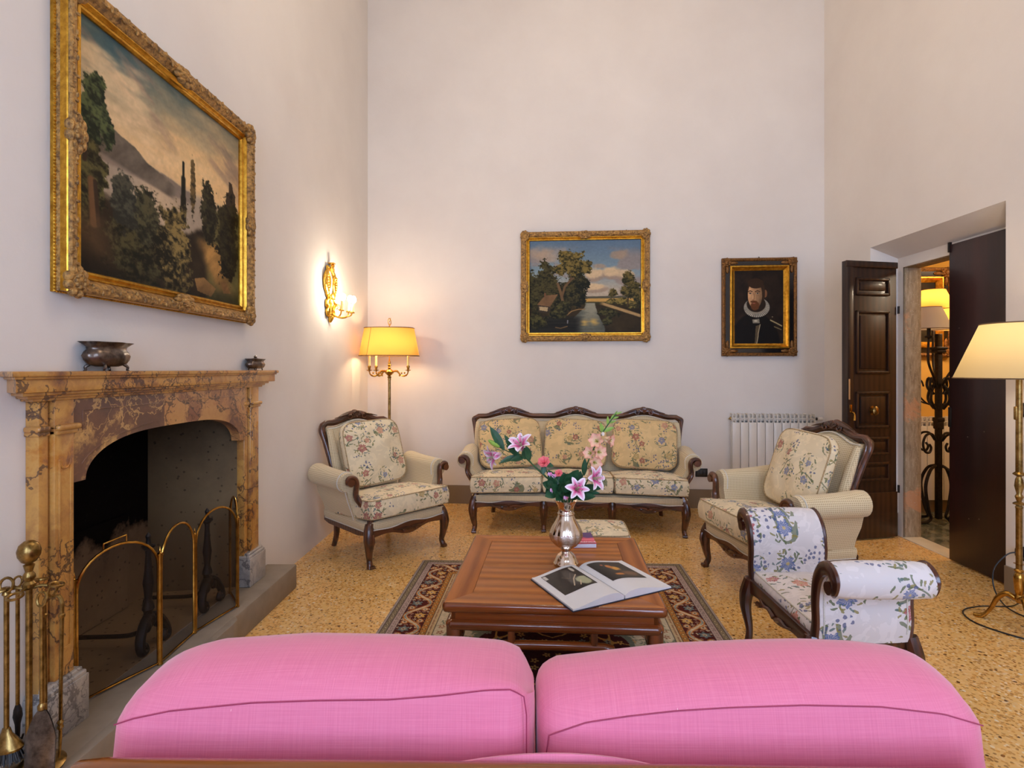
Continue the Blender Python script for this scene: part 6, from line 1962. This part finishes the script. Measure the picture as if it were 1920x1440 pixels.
for z, x, y in ((1.475, .275, .185), (1.735, .228, .145)):
    ring = []
    for k_ in range(56):
        a = 2*pi*k_/56; c, s = cos(a), sin(a)
        ring.append((x*abs(c)**.72*(1 if c > 0 else -1), y*abs(s)**.72*(1 if s > 0 else -1), z))
    MB().tube(ring, .0045, 6, closed=True).build('trim', M['shade_trim'], o)
MB().tube([(-.165*1.0, -.170, 1.475), (-.135, -.133, 1.735)], .002, 5).build('seam', M['shade_trim'], o)
MB().tube([(0, 0, 1.735), (.22, 0, 1.735)], .003, 6).tube([(0, 0, 1.735), (-.22, 0, 1.735)], .003, 6).build('shade_spider', M['brass'], fl)
mb = MB().lathe([(.006, 1.735), (.010, 1.745), (.005, 1.755), (0, 1.757)], 12)
mb.tube(catmull([(0, 0, 1.755), (.014, 0, 1.78), (.012, 0, 1.81), (0, 0, 1.828), (-.010, 0, 1.815), (-.012, 0, 1.79), (-.002, 0, 1.765)], 6), .0042, 7).tube(catmull([(.0, 0, 1.79), (.006, -.004, 1.81), (.012, 0, 1.832)], 5), .003, 6)
mb.build('finial', M['brass'], fl)

# ------------------------------------------------------------------ wall sconce on the left wall; local y along the wall
sc = thing('wall_sconce', 'gilded openwork wall sconce with three lit bulbs on the left wall', 'wall lamp', (XL, 4.345, 1.97))
OSC = Vector((0, 0, 0))
mb = MB(); SCW = 1.3
def rib(pts, r, fl=(1, 1)): mb.tube(catmull([(.014+p[2] if len(p) > 2 else .014, p[0]*SCW, p[1]) for p in pts], 7), r, 8, fl=fl)
for s in (-1, 1):
    rib([(s*.012, .19), (s*.05, .17), (s*.085, .11), (s*.082, .04), (s*.05, -.02), (s*.028, -.05)], [.012, .018, .024, .022, .018, .014], (1.1, .8))
    rib([(s*.06, .165, .01), (s*.035, .12, .012), (s*.03, .06, .012), (s*.045, .01, .01)], [.006, .010, .010, .006])
    rib([(s*.028, -.05), (s*.06, -.075), (s*.062, -.11), (s*.035, -.125), (s*.03, -.095)], [.012, .015, .015, .012, .008])
    rib([(s*.03, -.11), (s*.058, -.15), (s*.05, -.185), (s*.022, -.19)], [.013, .014, .012, .010])
    rib([(s*.02, .19), (s*.05, .205), (s*.06, .18)], [.010, .012, .006])
    for k_ in range(9):
        t = k_/8
        mb.ball((.030, s*SCW*(.075-.035*t*t), .13-.17*t), (.010, .011, .011), 7, 5)
mb.tube([(.012, 0, -.05), (.018, 0, -.12), (.014, 0, -.22), (.010, 0, -.24)], [.022, .028, .022, .010], 10, fl=(1, .8))
mb.rext((0, -.022, .235), (.05, .022, .245), .003)
mb.tube(catmull([(.01, 0, .24), (.03, .01, .222), (.028, -.015, .205), (.02, 0, .185)], 6), [.010, .016, .014, .010], 8)
mb.ball((.025, 0, .20), (.016, .022, .018), 10, 6); mb.ball((.03, 0, -.03), (.016, .022, .03), 10, 6); mb.ball((.026, 0, -.20), (.016, .02, .022), 10, 6)
mb.build('back_plate', M['gilt_bright'], sc, 60)
for i, (yy, xx, zz) in enumerate(((-.075, .13, -.105), (.015, .185, -.115), (.085, .135, -.10))):
    mb = MB().tube(catmull([(.02, 0, -.15), (.05, yy*.3, -.185), (.09, yy*.6, -.20), (xx*.92, yy*.95, -.185), (xx, yy, zz-.045)], 6), [.007, .007, .006, .006, .006], 8)
    mb.tube(catmull([(.03, yy*.2, -.155), (.055, yy*.4, -.10), (.085, yy*.6, -.10), (.09, yy*.6, -.13), (.07, yy*.5, -.135)], 6), [.004, .005, .004, .003], 6)
    mb.lathe([(.005, zz-.05), (.014, zz-.046), (.02, zz-.040), (.014, zz-.036), (0, zz-.036)], 14, (xx, yy, 0))
    for k_ in range(6): mb.ball((xx+.016*cos(k_), yy+.016*sin(k_), zz-.044), (.006, .006, .008), 6, 4)
    ar = mb.build('arm', M['gilt_bright'], sc, 60)
    MB().tube([(xx, yy, zz-.038), (xx+.008, yy, zz+.03)], .0115, 12).build('candle_sleeve', M['candle'], ar)
    MB().ball((xx+.012, yy, zz+.062), (.022, .022, .03), 14, 10).build('bulb', M['bulb'], ar)

# ------------------------------------------------------------------ right floor lamp
RX, RY = 2.585, 2.78
rl = thing('floor_lamp', 'slim brass floor lamp with cream cone shade at the right edge', 'floor lamp', (RX, RY, 0))
o = MB().grid(lambda u, v: Vector(((.272-.112*v)*cos(2*pi*u), (.272-.112*v)*sin(2*pi*u), 1.302+.285*v)), 48, 8, cu=True).build('shade', M['shade_cream'], rl, 60)
tr_ = MB()
for z, r_ in ((1.302, .272), (1.587, .16)): MB().tube([(r_*cos(2*pi*k_/48), r_*sin(2*pi*k_/48), z) for k_ in range(48)], .0035, 6, closed=True).build('trim', M['shade_trim'], o)
MB().lathe([(.014, .20), (.014, .62), (.017, .63), (.012, .64), (.026, .645), (.026, .65), (.010, .66), (.018, .685), (.011, .70), (.020, .74), (.016, .775), (.010, .79), (.026, .80), (.026, .805), (.015, .815), (.0135, 1.33), (.018, 1.335), (.018, 1.37), (0, 1.37)], 18).build('pole', M['brass_old'], rl)
MB().rbox((-.018, .0, 1.12), (.012, .018, .07), .005, 3).build('switch', M['brass_old'], rl)
MB().lathe([(.0, .13), (.012, .132), (.016, .14), (.022, .15), (.020, .165), (.014, .175), (.020, .20), (.024, .26), (.018, .285), (.012, .29), (.02, .295), (.02, .302), (.012, .31), (.014, .33), (.024, .335), (0, .335)], 18).build('hub', M['brass'], rl)
for a in (2.25, 4.3, .2):
    u = Vector((cos(a), sin(a), 0))
    a2 = u
    MB().tube(catmull([u*.012+Vector((0, 0, .15)), u*.05+Vector((0, 0, .165)), u*.085+Vector((0, 0, .13)), u*.115+Vector((0, 0, .06)), u*.15+Vector((0, 0, .012)), u*.185+Vector((0, 0, .006))], 6), [.014, .014, .013, .011, .009, .014, .010], 10).build('leg', M['brass'], rl)
MB().lathe([(.012, 1.37), (.018, 1.38), (.026, 1.42), (.03, 1.45), (.02, 1.485), (0, 1.495)], 14).build('bulb', M['bulb_soft'], rl)
MB().tube([(0, 0, 1.49), (0, 0, 1.58)], .003, 6).tube([(-.16, 0, 1.585), (.16, 0, 1.585)], .0025, 6).tube([(0, -.16, 1.585), (0, .16, 1.585)], .0025, 6).build('shade_spider', M['brass'], rl)
PLZ = .30
cordpts = [(2.845, 3.05, PLZ), (2.79, 3.07, PLZ-.015), (2.72, 3.08, .20), (2.70, 3.06, .10), (2.70, 3.00, .03), (2.72, 2.92, .006), (2.78, 2.80, .005), (2.80, 2.62, .005), (2.66, 2.56, .005), (2.50, 2.66, .005), (2.40, 2.82, .005), (2.44, 2.96, .006), (2.56, 2.99, .02), (2.66, 2.92, .05), (2.60, 2.80, .12)]
MB().tube(catmull([Vector(p)-Vector((RX, RY, 0)) for p in cordpts], 8), .0038, 7).build('cord', M['black_plastic'], rl)
pl = MB().rbox((2.842-RX, 3.05-RY, PLZ), (.04, .034, .05), .008, 2); pl.build('plug', M['black_plastic'], rl)
# wall plates on the right wall
so = thing('wall_socket', 'black wall socket low on the right wall behind the brass lamp', 'socket', (XR, 3.02, .29))
MB().rext((-.009, -.06, -.041), (0, .06, .041), .004).build('plate', M['black_plastic'], so)
MB().rext((-.012, -.042, -.026), (-.008, .042, .026), .002).build('socket_insert', plain('grey_plastic', rgb(84, 82, 80), .4, 0, 10, .1), so)
sw = thing('wall_switch', 'black switch plate at eye level on the right wall by the lamp', 'switch', (XR, 3.005, 1.115))
MB().rext((-.009, -.06, -.041), (0, .06, .041), .004).build('plate', M['black_plastic'], sw)
mb = MB()
for y in (-.03, 0, .03): mb.rext((-.014, y-.0135, -.024), (-.008, y+.0135, .024), .002)
mb.build('rocker', plain('grey_rocker', rgb(116, 108, 92), .4, 0, 10, .1), sw)
# black outlet on the back wall beside the sofa
ol = thing('wall_socket', 'black wall socket on the back wall beside the carved sofa arm', 'socket', (1.73, yb(1.73), .345), rb)
MB().rext((-.058, -.010, -.041), (.058, 0, .041), .004).build('plate', M['black_plastic'], ol)
mb = MB()
for x in (-.03, 0, .03): mb.rext((x-.012, -.013, -.022), (x+.012, -.009, .022), .002)
mb.build('socket_insert', plain('dark_insert', rgb(46, 44, 43), .4, 0, 10, .1), ol)

# ------------------------------------------------------------------ radiators
def radiator(label, loc, rz, n, wsec, z0, z1, valve=True):
    r = thing('radiator', label, 'radiator', loc, rz, 'sectional radiators')
    w = n*wsec; D = .085
    for i in range(n):
        x0 = -w/2+i*wsec
        mb = MB()
        mb.rext((x0+.002, -D, z0), (x0+wsec-.002, -D+.010, z1-.085), .003)
        mb.rext((x0+wsec/2-.004, -D+.008, z0+.02), (x0+wsec/2+.004, -.012, z1-.005), .001)
        mb.rext((x0+.004, -.022, z0+.02), (x0+wsec-.004, -.012, z1-.01), .002)
        mb.rext((x0+.002, -D+.004, z1-.012), (x0+.012, -.014, z1), .002); mb.rext((x0+wsec-.012, -D+.004, z1-.012), (x0+wsec-.002, -.014, z1), .002)
        mb.rext((x0+.001, -D+.004, z1-.088), (x0+.009, -D+.012, z1-.002), .001); mb.rext((x0+wsec-.009, -D+.004, z1-.088), (x0+wsec-.001, -D+.012, z1-.002), .001)
        mb.rext((x0+.002, -D+.004, z1-.05), (x0+wsec-.002, -D+.011, z1-.042), .001)
        mb.box((x0+wsec/2, -D*.5, z1-.03), (wsec-.01, .004, .035), M=Matrix.Rotation(.7, 3, 'X'))
        mb.tube([(x0, -D*.5, z1-.06), (x0+wsec, -D*.5, z1-.06)], .018, 10); mb.tube([(x0, -D*.5, z0+.05), (x0+wsec, -D*.5, z0+.05)], .018, 10)
        mb.build('section', M['white_radiator'], r)
    if valve:
        v = MB().tube([(w/2, -D*.5, z1-.05), (w/2+.03, -D*.5, z1-.05)], .014, 12).build('valve', plain('valve_metal', rgb(74, 66, 60), .35, .6, 20, .1), r)
        MB().tube([(w/2+.03, -D*.5, z1-.05), (w/2+.038, -D*.5, z1-.05), (w/2+.075, -D*.5, z1-.05), (w/2+.08, -D*.5, z1-.05)], [.012, .019, .017, .010], 14).build('knob', M['white_radiator'], v)
        MB().tube([(w/2+.018, -D*.5, z1-.05), (w/2+.02, -D*.5, z1-.2), (w/2+.018, -D*.5, z0-.02), (w/2-.01, -D*.4, .10), (w/2-.01, -D*.4, 0)], .007, 8).build('pipe', M['white_radiator'], r)
    MB().tube([(-w/2, -D*.5, z1-.05), (-w/2-.012, -D*.5, z1-.05)], [.016, .012], 10).tube([(-w/2-.012, -D*.5, z1-.05), (-w/2-.02, -D*.5, z1-.06)], .005, 6).build('vent_plug', M['brass_old'], r)
    for s in (-1, 1): MB().rext((s*w*.36-.01, -.03, z0+.1), (s*w*.36+.01, -.0, z0+.14), .002).build('wall_bracket', M['white_radiator'], r)
    return r
radiator('white sectional radiator on the back wall behind the right armchair', (2.375, yb(2.375)-.004, 0), rb, 10, .0765, .10, .928)
radiator('white radiator seen through the doorway in the yellow hall', (3.99, YH-.002, 0), 0, 10, .0765, .13, .905, False)

# ------------------------------------------------------------------ hall: wrought-iron lamp and painting
HX, HY = 3.66, 4.70
hl = thing('wrought_iron_lamp', 'tall scrolled wrought-iron lamp with several shades in the hall beyond the door', 'floor lamp', (HX, HY, 0), 0)
mb = MB().rext((-.021, -.021, .03), (.021, .021, 1.66), .005).rext((-.030, -.030, .82), (.030, .030, .90), .010).rext((-.04, -.04, 1.49), (.04, .04, 1.52), .008).rext((-.05, -.05, 1.52), (.05, .05, 1.545), .01)
mb.rext((-.034, -.034, .885), (.034, .034, .925), .010)
mb.build('pole', M['iron'], hl)
for k_ in range(4):
    a = k_*pi/2+.3; u = Vector((cos(a), sin(a), 0))
    pts = [(.03, .50), (.10, .46), (.155, .32), (.12, .12), (.09, .04), (.16, .012), (.25, .03), (.255, .07), (.215, .075)]
    MB().tube(catmull([u*p[0]+Vector((0, 0, p[1])) for p in pts], 7), [.011, .013, .013, .012, .012, .011, .009], 8).build('leg', M['iron'], hl)
    for pts, r_ in (([(.03, .72), (.08, .78), (.15, .77), (.185, .70), (.16, .63), (.11, .62), (.09, .66), (.11, .69)], .010),
                    ([(.04, 1.0), (.09, 1.08), (.075, 1.17), (.04, 1.22), (.085, 1.27), (.10, 1.20), (.06, 1.13)], .011),
                    ([(.05, 1.04), (.14, 1.05), (.24, 1.13), (.26, 1.22), (.21, 1.25), (.18, 1.20)], .007)):
        MB().tube(catmull([u*p[0]+Vector((0, 0, p[1])) for p in pts], 6), r_, 7).build('scroll', M['iron'], hl)
SH = ((-.20, -.15, 1.69, 'shade_grey', False), (.07, .15, 1.885, 'shade_yellow', True), (.15, .0, 1.70, 'shade_yellow', True))
for x, y, z, m_, lit in SH:
    u = Vector((x, y, 0))
    ar = MB().tube(catmull([u*.15+Vector((0, 0, 1.18)), u*.5+Vector((0, 0, 1.28)), u*1.05+Vector((0, 0, 1.42)), u*1.0+Vector((0, 0, z-.08))], 6), [.009, .010, .010, .009], 8).lathe([(.012, z-.08), (.028, z-.07), (.03, z-.06), (.014, z-.05), (.014, z+.02), (0, z+.02)], 12, u).build('arm', M['iron'], hl)
    s_ = MB().grid(lambda a, v: u+Vector(((.165-.075*v)*cos(2*pi*a), (.165-.075*v)*sin(2*pi*a), z+.0+.185*v)), 36, 6, cu=True).build('shade', M[m_], hl, 60)
    tr_ = MB()
    for zz, rr_ in ((z, .165), (z+.185, .09)): MB().tube([u+Vector((rr_*cos(2*pi*k_/36), rr_*sin(2*pi*k_/36), zz)) for k_ in range(36)], .003, 5, closed=True).build('trim', M['shade_trim'], s_)
def paint_dark(w, h):
    N = NZ2(55); U, V = uvgrid(w, h); n = N.f(U*5, V*5, 5)
    img = np.ones((h, w, 3))*C(50, 44, 34)*(.6+.8*n[..., None])
    return over(img, sm(1, .3, np.hypot((U-.4)/.3, (V-.5)/.4))*.5, C(92, 76, 52))
picture('gold framed dark painting on the yellow hall wall beyond the door', (3.53, YH-.001, 1.885), 0, .72, .56, .14, .05, paint_dark(60, 60), 'cassetta', ())

# ------------------------------------------------------------------ unseen brass fixture added above the frame for warm fill
ch = thing('fill_chandelier', 'brass fixture added unseen under the high ceiling for warm fill light', 'fill_chandelier', (.5, 2.5, 4.1))
MB().tube([(0, 0, .0), (0, 0, ZC-4.1)], .008, 8).lathe([(.0, -.12), (.03, -.1), (.05, -.05), (.03, 0), (.02, .1), (0, .12)], 16).build('stem', M['brass'], ch)
for k_ in range(6):
    a = 2*pi*k_/6; u = Vector((cos(a), sin(a), 0))
    ar = MB().tube(catmull([u*.03, u*.2+Vector((0, 0, -.12)), u*.4+Vector((0, 0, -.05)), u*.42+Vector((0, 0, .04))], 6), .009, 8).build('arm', M['brass'], ch)
    MB().tube([u*.42+Vector((0, 0, .04)), u*.42+Vector((0, 0, .13))], .011, 10).build('candle_sleeve', M['candle'], ar)
    MB().ball(u*.42+Vector((0, 0, .16)), (.018, .018, .032), 12, 8).build('bulb', M['bulb_soft'], ar)
EXPO = -0.10
WIN_E = 140
W1, W2c = (1, .74, .44), (1, .84, .64)
LAMPS_FILLS = [
    ((LX+.02, LY, 1.60), 6, W1, .06),
    ((LX-.13, LY-.02, 1.56), 2, W1, .04),
    ((LX+.15, LY-.02, 1.56), 2, W1, .04),
    ((XL+.155, 4.275, 1.935), 7.5, W2c, .03), ((XL+.21, 4.365, 1.925), 7.5, W2c, .03), ((XL+.16, 4.435, 1.94), 7.5, W2c, .03),
    ((RX, RY, 1.45), 9, (1, .78, .50), .05),
    ((HX+.07, HY+.15, 1.97), 8, (1, .76, .46), .05), ((HX+.15, HY, 1.79), 7, (1, .76, .46), .05),
    ((5.0, 3.5, 2.7), 55, (1, .84, .62), .12),  # added hall fill without a fixture, lifts the dim lower part
] + [((.5+.42*cos(2*pi*k_/6), 2.5+.42*sin(2*pi*k_/6), 4.34), 12, (1, .83, .62), .06) for k_ in range(6)]  # warm fill ring for the added overhead fixture
# ------------------------------------------------------------------ light
w = bpy.data.worlds.new('World'); SC.world = w; w.use_nodes = True
bg = w.node_tree.nodes['Background']; bg.inputs[0].default_value = (.55, .68, 1, 1); bg.inputs[1].default_value = 1.2
def light(name, typ, loc, e, col, size=.05, rot=None, sy=None):
    d = bpy.data.lights.new(name, typ); d.energy = e; d.color = col
    if typ == 'AREA':
        d.size = size
        if sy: d.shape = 'RECTANGLE'; d.size_y = sy
    else: d.shadow_soft_size = size
    o = bpy.data.objects.new(name, d); COL.objects.link(o); o.location = loc
    if rot: o.rotation_euler = rot
    return o
for i, (a, b) in enumerate(WINS):
    light('window_daylight', 'AREA', ((a+b)/2, YR-.3, (WZ0+WZ1)/2), WIN_E, (.50, .67, 1.0), b-a, (radians(90), 0, 0), WZ1-WZ0)
for loc, e, c, s in LAMPS_FILLS:
    light('lamp_or_fill_light', 'POINT', loc, e, c, s)
# ------------------------------------------------------------------ camera
cd = bpy.data.cameras.new('camera'); cam = bpy.data.objects.new('camera', cd); COL.objects.link(cam)
cam.location = (0, 0, 1.35); cam.rotation_euler = (radians(90), 0, 0)
cd.sensor_width = 36; cd.lens = 36*1000/1920; cd.shift_x = -21/1920; cd.shift_y = -28/1920
cd.clip_start = .05
SC.camera = cam
SC.cycles.max_bounces = 7; SC.cycles.transparent_max_bounces = 8; SC.cycles.transmission_bounces = 6; SC.cycles.caustics_reflective = False
SC.view_settings.view_transform = 'Standard'; SC.view_settings.look = 'None'
SC.view_settings.exposure = EXPO; SC.view_settings.gamma = 1
